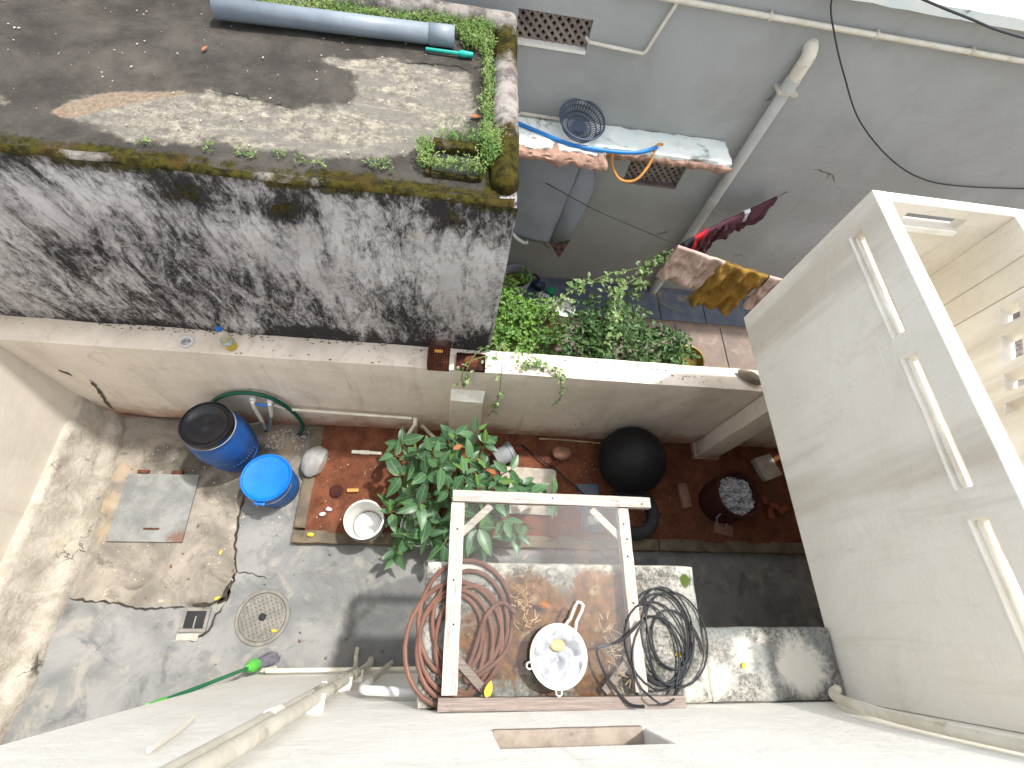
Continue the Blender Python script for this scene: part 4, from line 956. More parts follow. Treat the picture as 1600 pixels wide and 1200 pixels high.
# wall plumbing
t = thing('tap_pipes', (-1.7,1.76,.3), 'white tap pipes fixed to the wall beside the blue drum', 'plumbing')
MB().tube([(-1.735,1.80,.78),(-1.735,1.755,.77),(-1.745,1.745,.70),(-1.76,1.735,.50),(-1.77,1.73,.36)], .018, 8).build('riser', K['pvc'], t, True)
MB().tube([(-1.60,1.80,.75),(-1.60,1.76,.74),(-1.625,1.755,.62),(-1.66,1.75,.48)], .018, 8).build('riser', K['pvc'], t, True)
MB().tube([(-1.66,1.75,.50),(-1.72,1.745,.30),(-1.80,1.74,.10)], .016, 8).build('drop_pipe', K['greypvc'], t, True)
MB().tube([(-1.735,1.755,.735),(-1.60,1.76,.70)], .013, 8).build('union', K['bluehose'], t, True)
MB().tube([(-1.735,1.80,.78),(-1.735,1.76,.78)], .028, 12).build('flange', K['whiteplastic'], t, True)
MB().tube([(-1.60,1.80,.75),(-1.60,1.765,.75)], .026, 12).build('flange', K['whiteplastic'], t, True)
MB().tube([(-1.77,1.73,.40),(-1.77,1.72,.33),(-1.775,1.70,.26)], .017, 10).build('tap_body', K['steel'], t, True)
MB().tube([(-1.77,1.72,.38),(-1.86,1.70,.37),(-1.93,1.69,.36)], [.008,.008,.005], 6).build('tap_lever', K['steel'], t, True)
MB().tube([(-1.775,1.70,.26),(-1.775,1.69,.22)], .014, 8).build('nozzle', K['rust'], t, True)
MB().tube([(-1.60,1.79,.66),(-1.50,1.80,.555),(-1.44,1.80,.545),(-.36,1.80,.49)], .014, 8).build('wall_pipe', K['pvc'], t, True)
t = thing('standpipe', (-.34,1.78,.1), 'white angled pipe outlet by the wall behind the shrub', 'plumbing')
MB().tube([(-.33,1.80,.50),(-.325,1.74,.49),(-.40,1.68,.32),(-.50,1.62,.13)], .02, 10).build('outlet_pipe', K['pvc'], t, True)
MB().tube([(-.32,1.78,.50),(-.325,1.775,.30),(-.34,1.77,.10)], .018, 10).build('riser', K['pvcdirty'], t, True)
MB().tube([(-.27,1.79,.34),(-.2,1.76,.24),(-.10,1.70,.14)], .019, 10).build('branch_pipe', K['pvc'], t, True)
MB().tube([(-.13,1.72,.17),(-.085,1.69,.12)], .028, 10).build('coupling', K['pvc'], t, True)
o = MB().tube(catmull([(-2.28,1.80,.25),(-2.18,1.80,.55),(-2.03,1.80,.74),(-1.88,1.80,.84),(-1.73,1.80,.865),(-1.60,1.80,.80),(-1.50,1.795,.62),(-1.45,1.79,.36),(-1.46,1.77,.14),(-1.52,1.75,.02)],8), .019, 10).build('green_hose', K['greenhose'], None, True)
tag(o, 'dark green hose arching over the tap beside the drum', 'hose')

# house wall pipes
t = thing('downpipe', (-.56,-.29,0), 'thin grey downpipe on the house wall with a coupling', 'pipe', 'pipes on the house wall')
MB().tube(catmull([(-.66,-.19,.03),(-.645,-.24,.16),(-.62,-.29,.30),(-.60,-.31,.6),(-.60,-.31,1.6),(-.595,-.31,2.6)],5), .0175, 10).build('pipe', K['pvcdirty'], t, True)
MB().tube([(-.595,-.31,2.58),(-.59,-.31,4.1)], .021, 12).build('upper_pipe', K['pvcdirty'], t, True)
MB().tube([(-.596,-.31,2.52),(-.595,-.31,2.64)], .027, 12).build('coupling', K['whitepaint'], t, True)
MB().box(-.612,-.588,-.358,-.288,1.60,1.62).build('clip', K['whitepaint'], t)
t = thing('downpipe', (-.50,-.29,0), 'thickest cream downpipe on the house wall', 'pipe', 'pipes on the house wall')
MB().tube([(-.535,-.275,.02),(-.525,-.29,.15),(-.515,-.30,.5),(-.515,-.30,4.1)], .027, 14).build('pipe', K['pvcdirty'], t, True)
for z in (.9,1.4,2.2): MB().box(-.55,-.48,-.358,-.285,z,z+.022).build('clip', K['whitepaint'], t)
t = thing('downpipe', (-.36,-.29,0), 'short pale downpipe with a white elbow on the house wall', 'pipe', 'pipes on the house wall')
MB().tube([(-.355,-.295,.06),(-.36,-.30,.4),(-.365,-.305,1.62)], .02, 12).build('pipe', K['pvcdirty'], t, True)
MB().tube(catmull([(-.365,-.305,1.60),(-.365,-.305,1.78),(-.34,-.31,1.85),(-.24,-.315,1.86),(-.06,-.325,1.87)],5), .024, 14).build('elbow_pipe', K['whiteplastic'], t, True)
o = MB().tube([(-1.30,-.325,.06),(-1.33,-.325,.30),(-1.29,-.325,.34),(-.08,-.33,.20)], .016, 8).build('skirting_pipe', K['pvc'], None, True); tag(o, 'cream pipe along the foot of the house wall', 'pipe')
o = MB().tube([(-.845,-.345,2.95),(-.87,-.335,2.72),(-.895,-.32,2.55)], .009, 6).build('wall_spike', K['pvc'], None, True); tag(o, 'short cream rod sticking out of the house wall', 'rod')
o = MB().tube(catmull([(2.10,-.30,2.225),(1.98,-.315,2.35),(1.87,-.325,2.68),(1.82,-.33,3.1),(1.82,-.33,4.1)],5), .022, 10).build('corner_pipe', K['pvc'], None, True); tag(o, 'white pipe climbing the house wall beside the balcony', 'pipe')

# broom
t = thing('broom', (-1.42,-.31,0), 'green handled broom leaning against the house wall corner', 'broom')
MB().tube([(-1.43,-.305,.30),(-1.47,-.385,1.58)], .013, 10).build('handle', K['broomgreen'], t, True)
MB().tube([(-1.469,-.383,1.50),(-1.473,-.389,1.66)], [.022,.017], 12).build('grip_cap', K['broomlime'], t, True)
MB().tube([(-1.4285,-.302,.34),(-1.427,-.299,.28),(-1.425,-.296,.20)], [.018,.045,.05], 16).build('collar', K['broomlime'], t, True)
bb = MB(); rn = random.Random(5)
for k in range(420):
    a = rn.uniform(0,6.28); rr = rn.random()**.5
    p = Vector((-1.425+.04*rr*math.cos(a), -.296+.03*rr*math.sin(a), .22)); q = Vector((-1.355+.075*rr*math.cos(a), -.255+.05*rr*math.sin(a), .012+rn.random()*.03))
    bb.tube([p,q], .003, 3, caps=False)
o = bb.build('bristles', K['bristle'], t); o['kind'] = 'stuff'

# ================================================================ ON THE SUNSHADE SLAB
ZF = 2.246
t = thing('window_frame', (.55,.15,ZF), 'bleached wooden window frame with dusty glass lying on the sunshade slab', 'window frame')
def bar(nm, a, b, wd, th, mat, z0=ZF, jog=0):
    a = Vector((*a,0)); b = Vector((*b,0)); d = (b-a); L = d.length; d.normalize(); nn = Vector((-d.y,d.x,0))
    Mx = axes((a.x,a.y,z0), d, nn, (0,0,1)); m = rough_box(0,L,-wd/2,wd/2,0,th,.045,.0018,11,L*7,.003)
    m.v = [tuple(Mx @ Vector(p)) for p in m.v]; return m.build(nm, mat, t, True, sharp=30)
bar('top_rail', (.045,.627), (1.175,.625), .066, .052, K['woodx'])
bar('left_stile', (.078,.592), (.082,-.295), .078, .050, K['woody'])
bar('right_stile', (1.007,.590), (1.007,-.295), .066, .050, K['woody'])
bar('bottom_rail', (.03,-.327), (1.225,-.335), .058, .05, K['oldwood'])
for a, b in (((.10,.43),(.26,.585)),((.99,.43),(.83,.585)),((.10,-.14),(.26,-.29)),((.99,-.14),(.83,-.29))):
    bar('corner_brace', a, b, .045, .016, K['woodx'] if a[1] > 0 else K['oldwood'], ZF+.002)
gg = grid((.112,-.298,ZF+.019), (.866,0,.026), (0,.892,0), 30, 30).build('glass_pane', K['glass'], t)
paint(gg, 'mud', lambda P: np.maximum.reduce([.12-np.abs(P[:,1]-.36)*.8-.12*(P[:,0]<.3), circ(P,.75,.36,.16), circ(P,.35,.38,.1), .06-np.abs(P[:,0]-.95)])-.10)
for xx, yy in ((1.0,.5),(1.01,.42),(1.005,.33),(1.01,.1),(.08,.45),(.075,.2),(.085,0),(.6,.63),(1.12,.615)):
    o = MB().lathe([(.0,.004),(.004,.003),(.005,.0)], 8, Matrix.Translation((xx,yy,ZF+.0505))).build('nail_head', K['void'], t, True)

ZC = ZF+.054
def coil(n, cx, cy, rx, ry, z0, r, seed, turns, wob=.06, dz=.012):
    rn = random.Random(seed); P = []
    N = turns*26; ph = [rn.uniform(0,6.28) for _ in range(6)]
    for i in range(N+1):
        a = 2*math.pi*i/26; tt = i/N
        w1 = wob*math.sin(a*.37+ph[0])+wob*.7*math.sin(a*.61+ph[1])
        ox = wob*.7*math.sin(a*.23+ph[2]); oy = wob*.7*math.sin(a*.29+ph[3])
        P.append(Vector((cx+ox+rx*(1+w1*2.2)*math.cos(a), cy+oy+ry*(1+w1*1.8)*math.sin(a), z0+r+dz*turns*tt*.5+dz*(1+math.sin(a*.5+ph[4])))))
    return P
P = coil(1,.13,-.04,.185,.235,2.203,.0125,4,6,.08,.0022)
# the coil hangs a little over the slab edge on the left and rests on frame bar
o = MB().tube(P, .0115, 8).build('red_hose_coil', K['hose'], None, True); tag(o, 'coil of faded reddish brown hose on the sunshade slab', 'hose')
o = MB().tube(catmull([(.40,.05,2.232),(.33,.10,2.238),(.25,.04,2.24),(.20,-.10,2.24),(.16,-.24,2.236),(.28,-.18,2.24),(.36,-.10,2.236),(.385,.02,2.23)],8), .0105, 8).build('hose_offcut', K['hose'], None, True); tag(o, 'loose hose length crossing the reddish coil', 'hose')
P = coil(1,1.17,-.09,.155,.20,2.203,.006,9,9,.09,.0028)
for i_, p_ in enumerate(P):
    if i_ > 26*4: p_.z += .075*max(0., min(1., (1.11-p_.x)/.05)) + .07*max(0., min(1., (-.275-p_.y)/.04))*(p_.x < 1.25)
o = MB().tube(P, .0052, 8).build('cable_coil', K['cable'], None, True); tag(o, 'tangled coil of thin black cable on the sunshade slab', 'cable')
o = MB().tube(catmull([(1.03,.02,ZC+.03),(.94,-.06,ZC-.0),(.86,-.09,ZC-.02),(.80,-.11,ZC-.02),(.82,-.19,ZC-.018),(.87,-.27,ZC-.01),(.93,-.335,ZC+.015),(.985,-.34,ZC+.06)],6), .0075, 8).build('cable_tail', K['cable'], None, True); tag(o, 'thick black cable end trailing over the frame', 'cable')
# colander with cloth
t = thing('strainer', (.595,-.135,ZF+.03), 'white plastic strainer with a wet white cloth inside', 'strainer')
MB().lathe([(.0,.0),(.05,.002),(.085,.015),(.112,.038),(.122,.05),(.130,.055),(.140,.055),(.142,.049),(.136,.045),(.126,.044),(.116,.034),(.087,.01),(.05,-.002)], 44).build('bowl', K['whiteplastic'], t, True, local=True)
ha = R(62); Mh = Matrix.Rotation(ha,4,'Z') @ Matrix.Translation((.135,0,.048))
hb = MB(); hb.tube([Mh @ Vector(p) for p in [(0,.028,0),(.03,.02,0),(.035,.016,.0),(.10,.020,.002),(.125,.016,.002),(.13,0,.002),(.125,-.016,.002),(.10,-.020,.002),(.035,-.016,.0),(.03,-.02,0),(0,-.028,0)]], .007, 6)
hb.build('handle', K['whiteplastic'], t, True, local=True)
for a in (R(195), R(268)):
    Mh = Matrix.Rotation(a,4,'Z') @ Matrix.Translation((.138,0,.05)); MB().tube([Mh @ Vector(p) for p in [(0,.014,0),(.018,.013,0),(.026,0,0),(.018,-.013,0),(0,-.014,0)]], .004, 6).build('hook', K['whiteplastic'], t, True, local=True)
def cl(p,u,v):
    r = math.hypot(p.x,p.y); a = math.atan2(p.y,p.x); k = min(1, .118/max(r,1e-4)) if r > .118 else 1
    z = .012+.028*min(1,(r/.118))**2+.018*noise.noise(Vector((p.x*22,p.y*22,1)))+.010*math.sin(a*2+r*60)
    return Vector((p.x*k,p.y*k,z))
grid((-.118,-.118,0),(.236,0,0),(0,.236,0),36,36,cl).build('wet_cloth', simple('wet grey white cloth', C(168,170,174), C(134,137,142), 26, .7, .5, 70), t, True, local=True)
MB().lathe([(.0,.042),(.03,.040),(.038,.03)], 14, Matrix.Translation((.0,.045,.0)) @ Matrix.Diagonal((1,.7,1,1))).build('bread_piece', simple('tan crumb', C(206,176,130), C(188,156,110), 10, .9, .3, 60), t, True, local=True)
# litter on the slab
def one_leaf(loc, L, W, mat, label, rz, tilt=.1):
    o = bpy.data.objects.new('fallen_leaf', leaf_mesh(L,W,.3,.15,'fallen_leaf',mat)[0]); COL.objects.link(o); o.location = loc; o.rotation_euler = (tilt,-.1,rz); return tag(o, label, 'leaf')
one_leaf((.25,-.30,ZF+.06), .07, .04, K['yellowleaf'], 'yellow leaf on the frame beside the red hose', R(70))
one_leaf((1.60,-.20,2.206), .035, .025, K['yellowleaf'], 'small yellow leaf on the bare end of the slab', R(40))
one_leaf((1.24,-.14,2.206), .05, .03, K['yellowleaf'], 'yellow leaf within the black cable coil', R(10))
one_leaf((.52,.10,ZF+.03), .06, .035, K['brownleaf'], 'brown leaf beside the dry twigs on the glass', R(-20))
one_leaf((-1.40,-.05,.03), .05, .03, K['yellowleaf'], 'yellow leaf lying on the round manhole cover', R(0))
one_leaf((-1.93,.19,.012), .05, .03, K['yellowleaf'], 'yellow leaf by the square floor drain', R(30))
one_leaf((-1.98,.56,.012), .05, .025, K['yellowleaf'], 'yellow leaf on the tan cement near the long crack', R(80))
one_leaf((-1.6,3.05,3.015), .06, .02, K['brownleaf'], 'brown leaf lying on the dark flat roof', R(75))
one_leaf((.01,2.78,3.015), .07, .03, K['brownleaf'], 'brown leaf by the roof gutter weeds', R(10))
lt = MB(); rn = random.Random(18)
for k in range(170):
    if k < 110: p = Vector((rn.uniform(-1.2,3.4), rn.uniform(.82,1.8), .105))
    else: p = Vector((rn.uniform(-3.0,-.3), rn.uniform(-.3,1.7), .010)); 
    if k >= 110 and p.x > -1.38 and p.y > .66: continue
    a = rn.uniform(0,6.28); L = rn.uniform(.012,.04); d_ = Vector((math.cos(a),math.sin(a),0)); n_ = Vector((-d_.y,d_.x,0))*L*rn.uniform(.12,.3)
    lt.add([p, p+d_*L*.5+n_+Vector((0,0,.006)), p+d_*L+Vector((0,0,.003)), p+d_*L*.5-n_+Vector((0,0,.007))], [(0,1,2),(0,2,3)])
o = lt.build('leaf_litter', simple('dry leaf litter', C(120,86,58), C(84,62,46), 9, .9, .1, 30)); tag(o, 'small dry leaf bits strewn over yard and soil', kind='stuff')
tw = MB(); rn = random.Random(8)
for cx, cy, n, s_ in ((.43,.12,26,.05),(.45,.05,20,.05),(.88,-.07,30,.05),(.92,-.18,26,.05)):
    for k in range(n):
        p = Vector((cx+rn.gauss(0,s_*.5), cy+rn.gauss(0,s_), ZF+.032)); a = rn.uniform(0,3.14); L = rn.uniform(.015,.045)
        tw.tube([p, p+Vector((math.cos(a)*L, math.sin(a)*L, rn.uniform(0,.01)))], .0022, 4)
o = tw.build('dry_twigs', K['twig']); tag(o, 'dry curled twigs scattered on the glass', kind='stuff')

# ================================================================ ON THE BOUNDARY WALL
ZW = 1.462
t = thing('drink_bottle', (-1.70,1.915,ZW), 'plastic bottle half full of yellow liquid on the boundary wall', 'bottle')
MB().lathe([(.0,.006),(.036,.0),(.041,.008),(.041,.06),(.038,.075),(.041,.09),(.041,.15),(.036,.18),(.022,.215),(.014,.232),(.014,.25)], 28).build('body', K['bottle'], t, True, local=True)
MB().lathe([(.0,-.0005),(.0365,-.0005),(.0418,.008),(.0418,.06),(.040,.074),(.0,.0765)], 28).build('liquid', K['juice'], t, True, local=True)
MB().lathe([(.0415,.078),(.0425,.08),(.0425,.118),(.0415,.12)], 28).build('label', simple('printed label', C(120,164,176), C(214,220,214), 40, .5, 0, 20), t, True, local=True)
MB().lathe([(.016,.238),(.0175,.24),(.0175,.262),(.015,.266),(.0,.266)], 20).build('cap', K['blue'], t, True, local=True)
t = thing('jar_lid', (-2.03,1.93,ZW), 'small white round lid on the boundary wall', 'lid')
MB().lathe([(.05,.0),(.052,.012),(.047,.016),(.037,.015),(.034,.009)], 28).build('rim', K['whiteplastic'], t, True, local=True)
MB().lathe([(.035,.009),(.0,.010)], 24).build('disc', K['cloth_grey'], t, True, local=True)
t = thing('rat_trap', (-.115,1.94,ZW), 'rusty wire mesh rat trap on the boundary wall', 'trap')
x0,x1,y0,y1,z0,z1 = -.085,.085,-.11,.13,.0,.115
def wires(nm, segs):
    m = MB()
    for a, b in segs: m.tube([a,b], .0022, 4, caps=False)
    o = m.build(nm, K['rust'], t, local=True); o['kind'] = 'stuff'
fx = lambda i,n,a,b: a+(b-a)*i/n
wires('top_mesh', [((fx(i,9,x0,x1),y0,z1),(fx(i,9,x0,x1),y1,z1)) for i in range(10)]+[((x0,fx(j,12,y0,y1),z1),(x1,fx(j,12,y0,y1),z1)) for j in range(13)])
wires('front_mesh', [((fx(i,9,x0,x1),y0,z0),(fx(i,9,x0,x1),y0,z1)) for i in range(10)]+[((x0,y0,fx(j,6,z0,z1)),(x1,y0,fx(j,6,z0,z1))) for j in range(7)])
for xx in (x0,x1): wires('side_mesh', [((xx,fx(i,12,y0,y1),z0),(xx,fx(i,12,y0,y1),z1)) for i in range(13)]+[((xx,y0,fx(j,6,z0,z1)),(xx,y1,fx(j,6,z0,z1))) for j in range(7)])
wires('back_mesh', [((fx(i,9,x0,x1),y1,z0),(fx(i,9,x0,x1),y1,z1)) for i in range(10)])
MB().box(x0,x1,y0,y1,.0,.006).build('base_plate', K['darkrust'], t, local=True)
MB().box(-.035,.03,-.012,.012,z1+.002,z1+.012).build('trigger', K['orangehose'], t, local=True)
t = thing('rusty_tray', (.145,1.93,ZW), 'rusty tin tray with soil on the boundary wall under the vine', 'tray')
MB().box(-.115,.115,-.085,.06,.0,.008).build('bottom', K['darkrust'], t, local=True)
for bx in ((-.118,.118,-.09,-.084,0,.035),(-.118,.118,.058,.064,0,.035),(-.12,-.114,-.084,.058,0,.035),(.114,.12,-.084,.058,0,.035)): MB().box(*bx).build('side', K['darkrust'], t, local=True)
MB().lathe([(.0,.03),(.045,.028),(.06,.012)], 16).build('soil_clump', K['soil'], t, True, local=True)

# vine over the wall
vn = thing('trailing_vine', (.5,2.2,.5), 'pale green vine trailing over the boundary wall top', 'vine')
paths = [[(.5,2.45,.6),(.42,2.2,1.35),(.36,2.0,1.53),(.22,1.93,1.55),(.10,1.86,1.55),(.08,1.80,1.50),(.09,1.79,1.30)],
         [(.5,2.4,.6),(.45,2.15,1.4),(.40,1.95,1.52),(.40,1.82,1.45),(.42,1.81,1.15),(.41,1.81,.85),(.37,1.81,.62)],
         [(.7,2.4,.7),(.65,2.1,1.45),(.62,1.97,1.50),(.78,1.93,1.49),(.88,1.86,1.48),(.92,1.81,1.38),(.97,1.81,1.15),(.93,1.80,.98)],
         [(.6,2.4,.7),(.55,2.1,1.45),(.54,1.95,1.5),(.63,1.91,1.49),(.72,1.95,1.5)], [(.3,2.3,1.0),(.26,2.05,1.50),(.18,1.95,1.58),(.12,1.84,1.53),(.11,1.80,1.40)]]
rn = random.Random(21); blobs = []
for pth in paths:
    q = catmull(pth,8); MB().tube(q, .0035, 5).build('stem', K['greenstem'], vn, True)
    for p in q[8:]:
        if rn.random() < .55: blobs.append((p.x,p.y-.01,p.z+.01,.04,.03,.035,.003))
leaf_cloud('foliage', blobs, .05, K['variegated'], vn, 5, 900, .7)

# ================================================================ NEXT YARD
def garden(name, loc, label, blobs, size, mat, seed, per, stems, aspect=.55):
    t = thing(name, loc, label, 'plant')
    leaf_cloud('foliage', blobs, size, mat, t, seed, per, aspect)
    rn = random.Random(seed)
    for (x,y,z) in stems:
        b = Vector((loc[0]+rn.uniform(-.1,.1), loc[1]+rn.uniform(-.1,.1), .0)); e = Vector((x,y,z)); m = b.lerp(e,.55)+Vector((rn.uniform(-.08,.08),rn.uniform(-.08,.08),.05))
        MB().tube(catmull([b,m,e],4), [.011-.007*k/8 for k in range(9)], 5).build('stem', K['stem'], t, True)
    return t
garden('lime_bush', (.75,2.85,0), 'bright lime green bushy plant beside the outbuilding wall', [(.66,2.75,.55,.36,.42,.32,1),(.62,3.15,.5,.28,.3,.3,.6),(.9,2.95,.55,.3,.35,.3,.6),(.55,3.45,.45,.18,.22,.25,.3)], .065, K['lime'], 3, 800, [(.6,2.7,.7),(.9,2.9,.7),(.6,3.2,.6),(.75,3.0,.75)])
garden('low_plant', (1.02,3.42,0), 'small yellow green plant beside the upturned white pail', [(1.03,3.4,.35,.16,.16,.18,1)], .05, K['variegated'], 4, 260, [(1.0,3.4,.45),(1.1,3.45,.4)])
garden('green_shrub', (1.6,2.7,0), 'dark green leafy shrub behind the boundary wall', [(1.3,2.62,.7,.38,.35,.35,1),(1.7,2.75,.75,.4,.38,.35,1),(1.5,2.95,.7,.35,.3,.3,.6)], .075, K['deep'], 6, 620, [(1.3,2.6,.9),(1.7,2.7,.95),(1.5,2.9,.9),(1.2,2.7,.8)])
garden('green_shrub', (2.3,2.7,0), 'dusky green shrub between the vine stem and the flagstones', [(2.2,2.72,.6,.35,.36,.32,1),(2.48,2.78,.5,.24,.26,.3,.5)], .08, K['deep'], 8, 560, [(2.2,2.7,.8),(2.45,2.8,.7),(2.1,2.8,.8)])
garden('rosy_shrub', (1.95,3.15,0), 'pale mixed shrub with brownish stems in the middle of the next yard', [(1.95,3.05,.6,.28,.25,.25,1)], .065, K['variegated'], 9, 360, [(1.9,3.0,.7),(2.1,3.1,.7),(1.8,3.1,.6)])
t = thing('climbing_vine', (1.6,2.5,0), 'variegated climbing vine arching up toward the clothes line', 'vine')
vp = [[(1.60,2.46,.0),(1.58,2.55,.7),(1.56,2.68,1.1),(1.60,3.0,1.12)], [(1.02,2.98,1.0),(1.23,3.13,1.05),(1.53,3.29,1.1),(1.87,3.46,1.05),(2.06,3.53,1.05),(2.22,3.62,1.12),(2.30,3.68,1.2)], [(1.60,3.0,1.12),(1.64,3.1,1.1),(1.89,3.33,1.05),(2.0,3.4,.9),(2.0,3.4,.6)], [(2.05,3.5,1.0),(2.3,3.6,.6),(2.6,3.72,.2),(3.0,3.7,.05)], [(1.6,3.05,1.1),(1.5,3.2,1.1),(1.3,3.2,1.05)]]
rn = random.Random(31); blobs = []
for i, pth in enumerate(vp):
    q = catmull(pth,8); MB().tube(q, .007 if i == 0 else .004, 5).build('stem', K['greenstem'], t, True)
    if i != 3:
        for p in q: blobs.append((p.x,p.y,p.z,.08,.08,.08,.0055))
leaf_cloud('foliage', blobs, .075, K['variegated'], t, 15, 900, .65)

def pot(name, loc, label, prof, mat, fill=None, fm=None, cat='pot'):
    t = thing(name, loc, label, cat); MB().lathe(prof, 32).build('body', mat, t, True, local=True)
    if fill: MB().lathe([(.0,fill[1]+.01),(fill[0],fill[1])], 24).build('contents', fm, t, True, local=True)
    return t
cp = lambda r0,r1,h: [(.0,.0),(r0,.0),(r1,h-.05),(r1+.012,h-.05),(r1+.012,h),(r1-.004,h),(r0-.004,.02),(.0,.02)]
pot('planter_bucket', (.72,3.86,0), 'grey ribbed planter bucket by the outbuilding corner', [(.0,.0),(.14,.0),(.155,.10),(.163,.105),(.158,.115),(.165,.20),(.173,.205),(.167,.215),(.172,.26),(.182,.265),(.182,.285),(.170,.285),(.155,.05),(.0,.04)], K['greyplastic'], (.15,.16), K['soil'], 'planter')
t = thing('potted_sprout', (.80,3.84,.16), 'small green sprout growing in the grey planter bucket', 'plant')
leaf_cloud('foliage', [(.82,3.84,.32,.11,.1,.12,1)], .06, K['lime'], t, 41, 130, .5); MB().tube([(.80,3.84,.16),(.82,3.84,.34)], .005, 5).build('stem', K['greenstem'], t, True)
pot('upturned_pail', (1.30,3.45,0), 'white pail standing among the plants of the next yard', cp(.10,.125,.28), K['bucketwhite'], (.112,.245), K['cloth_white'], 'pail')
pot('white_pot', (.60,3.50,0), 'small white flower pot against the outbuilding corner', cp(.065,.085,.33), K['bucketwhite'], (.07,.28), K['soil'])
pot('brass_bowl', (2.86,2.90,0), 'brass coloured bowl on the flagstones beside the boundary wall', [(.0,.0),(.10,.0),(.15,.12),(.172,.22),(.180,.225),(.178,.23),(.165,.225),(.14,.12),(.0,.03)], K['brass'], (.12,.06), K['greenstem'], 'bowl')
pot('clay_pot', (1.20,3.15,0), 'terracotta pot between the lime bush and the dark shrub', cp(.08,.11,.2), K['terracotta'], (.09,.16), K['soil'])
pot('clay_pot', (2.05,3.32,0), 'terracotta pot with pebbles behind the pale mixed shrub', cp(.09,.12,.35), K['terracotta'], (.1,.31), K['board'])
o = boulder('navy_bag', (1.03,3.92,.07), (.10,.08,.08), 51, K['navy'], 'navy blue bundle on the paving near the grey house', 'bundle')
t = thing('soap_tray', (1.10,3.80,.0), 'lavender plastic tray beside the navy bundle', 'tray'); MB().box(-.08,.08,-.028,.028,.0,.03, Matrix.Translation((0,0,.01)) @ Matrix.Rotation(R(-8),4,'Z')).build('tray', K['lavender'], t, bevel=.01, local=True)
t = thing('green_tub', (1.20,3.85,.0), 'small green tub beside the lavender tray', 'tub'); MB().lathe([(.0,.0),(.05,.0),(.058,.08),(.05,.082),(.0,.075)], 20).build('tub', K['lightgreen'], t, True, local=True)
o = MB().tube(ring(.07,.0,28), .012, 6, True).build('bangle_ring', K['darkrust'], None, True); o.location = (.98,4.05,.03); tag(o, 'dark metal ring leaning by the grey wall', 'ring')
o = MB().tube(catmull([(.52,4.0,.92),(.62,3.95,.84),(.72,3.92,.80),(.76,3.92,.82)],6), [.02]*18+[.014], 8).build('white_strap', K['whiteplastic'], None, True); tag(o, 'white plastic strap hanging by the outbuilding corner', 'strap')

# clothes
LN = [(.57,4.13,1.60),(1.3,3.68,1.60),(2.12,3.30,1.62),(2.62,3.17,1.60),(3.1,3.05,1.585),(4.0,2.8,1.62)]
o = MB().tube(LN, .004, 5).build('clothes_line', K['cable'], None, True); tag(o, 'thin black clothes line strung from the grey wall', 'line')
L2 = [(2.12,3.30,1.62),(2.4,3.5,1.66),(3.42,4.13,1.73)]
o = MB().tube(L2, .004, 5).build('clothes_line', K['cable'], None, True); tag(o, 'second black line carrying the maroon clothes to the grey wall', 'line')
def cloth(name, a, b, drop, back, mat, label, seed, folds=5, amp=.035, taper=0, bm_=None, slant=0):
    a = Vector(a); b = Vector(b); d = b-a; L = d.length; dn = d.normalized(); nn = Vector((-dn.y,dn.x,0)).normalized()
    nu, nv = 56, 50; V = []; F = []
    for j in range(nv+1):
        s = (j/nv)*(drop+back)-back     # negative: behind the line
        for i in range(nu+1):
            u = i/nu; h = abs(s)
            uu = .5+(u-.5)*(1-taper*h/max(drop,back))
            f = (math.sin((u+.12*noise.noise(Vector((u*2.5,s*2,seed))))*math.pi*2*folds*.6+seed)*(.35+.65*abs(noise.noise(Vector((u*3,1,seed))))*1.6)+1.6*noise.noise(Vector((u*3.2,s*4,seed)))+1.1*noise.noise(Vector((u*8,s*9,seed)))+.5*noise.noise(Vector((u*19,s*17,seed))))*amp*min(1,h/.12)
            p = a+d*uu+dn*(slant*h)+nn*((-.02 if s > 0 else .02)*min(1,h/.02)-f*(1 if s > 0 else .7))+Vector((0,0,-h+.008+.02*noise.noise(Vector((u*6,seed,s*3)))*min(1,h/.2)))
            if s > .6*drop: p.z += .06*noise.noise(Vector((u*3.3,seed*2,0)))*(s/drop)
            V.append(tuple(p))
    for j in range(nv):
        for i in range(nu): q = j*(nu+1)+i; F.append((q,q+1,q+nu+2,q+nu+1))
    o = MB().add(V,F).build(name, mat, None, True, solid=.006, sharp=180); return tag(o, label, 'clothing')
cloth('pink_shirt', (2.10,3.305,1.62), (2.58,3.18,1.60), .46, .30, K['cloth_pink'], 'dusty pink shirt at the left end of the clothes line', 1, 3, .045, .1, slant=-.12)
cloth('mustard_trousers', (2.55,3.19,1.60), (3.02,3.07,1.587), .66, .36, K['cloth_olive'], 'mustard trousers in the middle of the clothes line', 4, 5, .04, .0, slant=-.08)
cloth('pink_cloth', (3.03,3.065,1.587), (3.50,2.94,1.60), .48, .35, K['cloth_pink'], 'pale pink garment right of the mustard trousers', 7, 4, .05)
cloth('maroon_cloth', (2.62,3.635,1.675), (3.28,4.04,1.722), .30, .26, K['cloth_maroon'], 'maroon patterned cloth high on the second line', 11, 4, .03, .2)
cloth('maroon_skirt', (2.38,3.485,1.655), (2.66,3.66,1.68), .46, .3, K['cloth_maroon'], 'maroon cloth hanging lower beside the red one', 14, 3, .03)
cloth('red_cloth', (2.28,3.415,1.645), (2.44,3.525,1.66), .36, .26, K['cloth_red'], 'bright red cloth on the second line', 17, 2, .03)
cloth('black_cloth', (2.16,3.33,1.63), (2.28,3.415,1.645), .30, .22, K['cloth_black'], 'black cloth beside the red one on the second line', 19, 2, .02)
cloth('white_rag', (2.86,3.785,1.70), (2.93,3.828,1.703), .14, .05, K['cloth_white'], 'small white rag on the maroon cloth', 23, 1, .02)

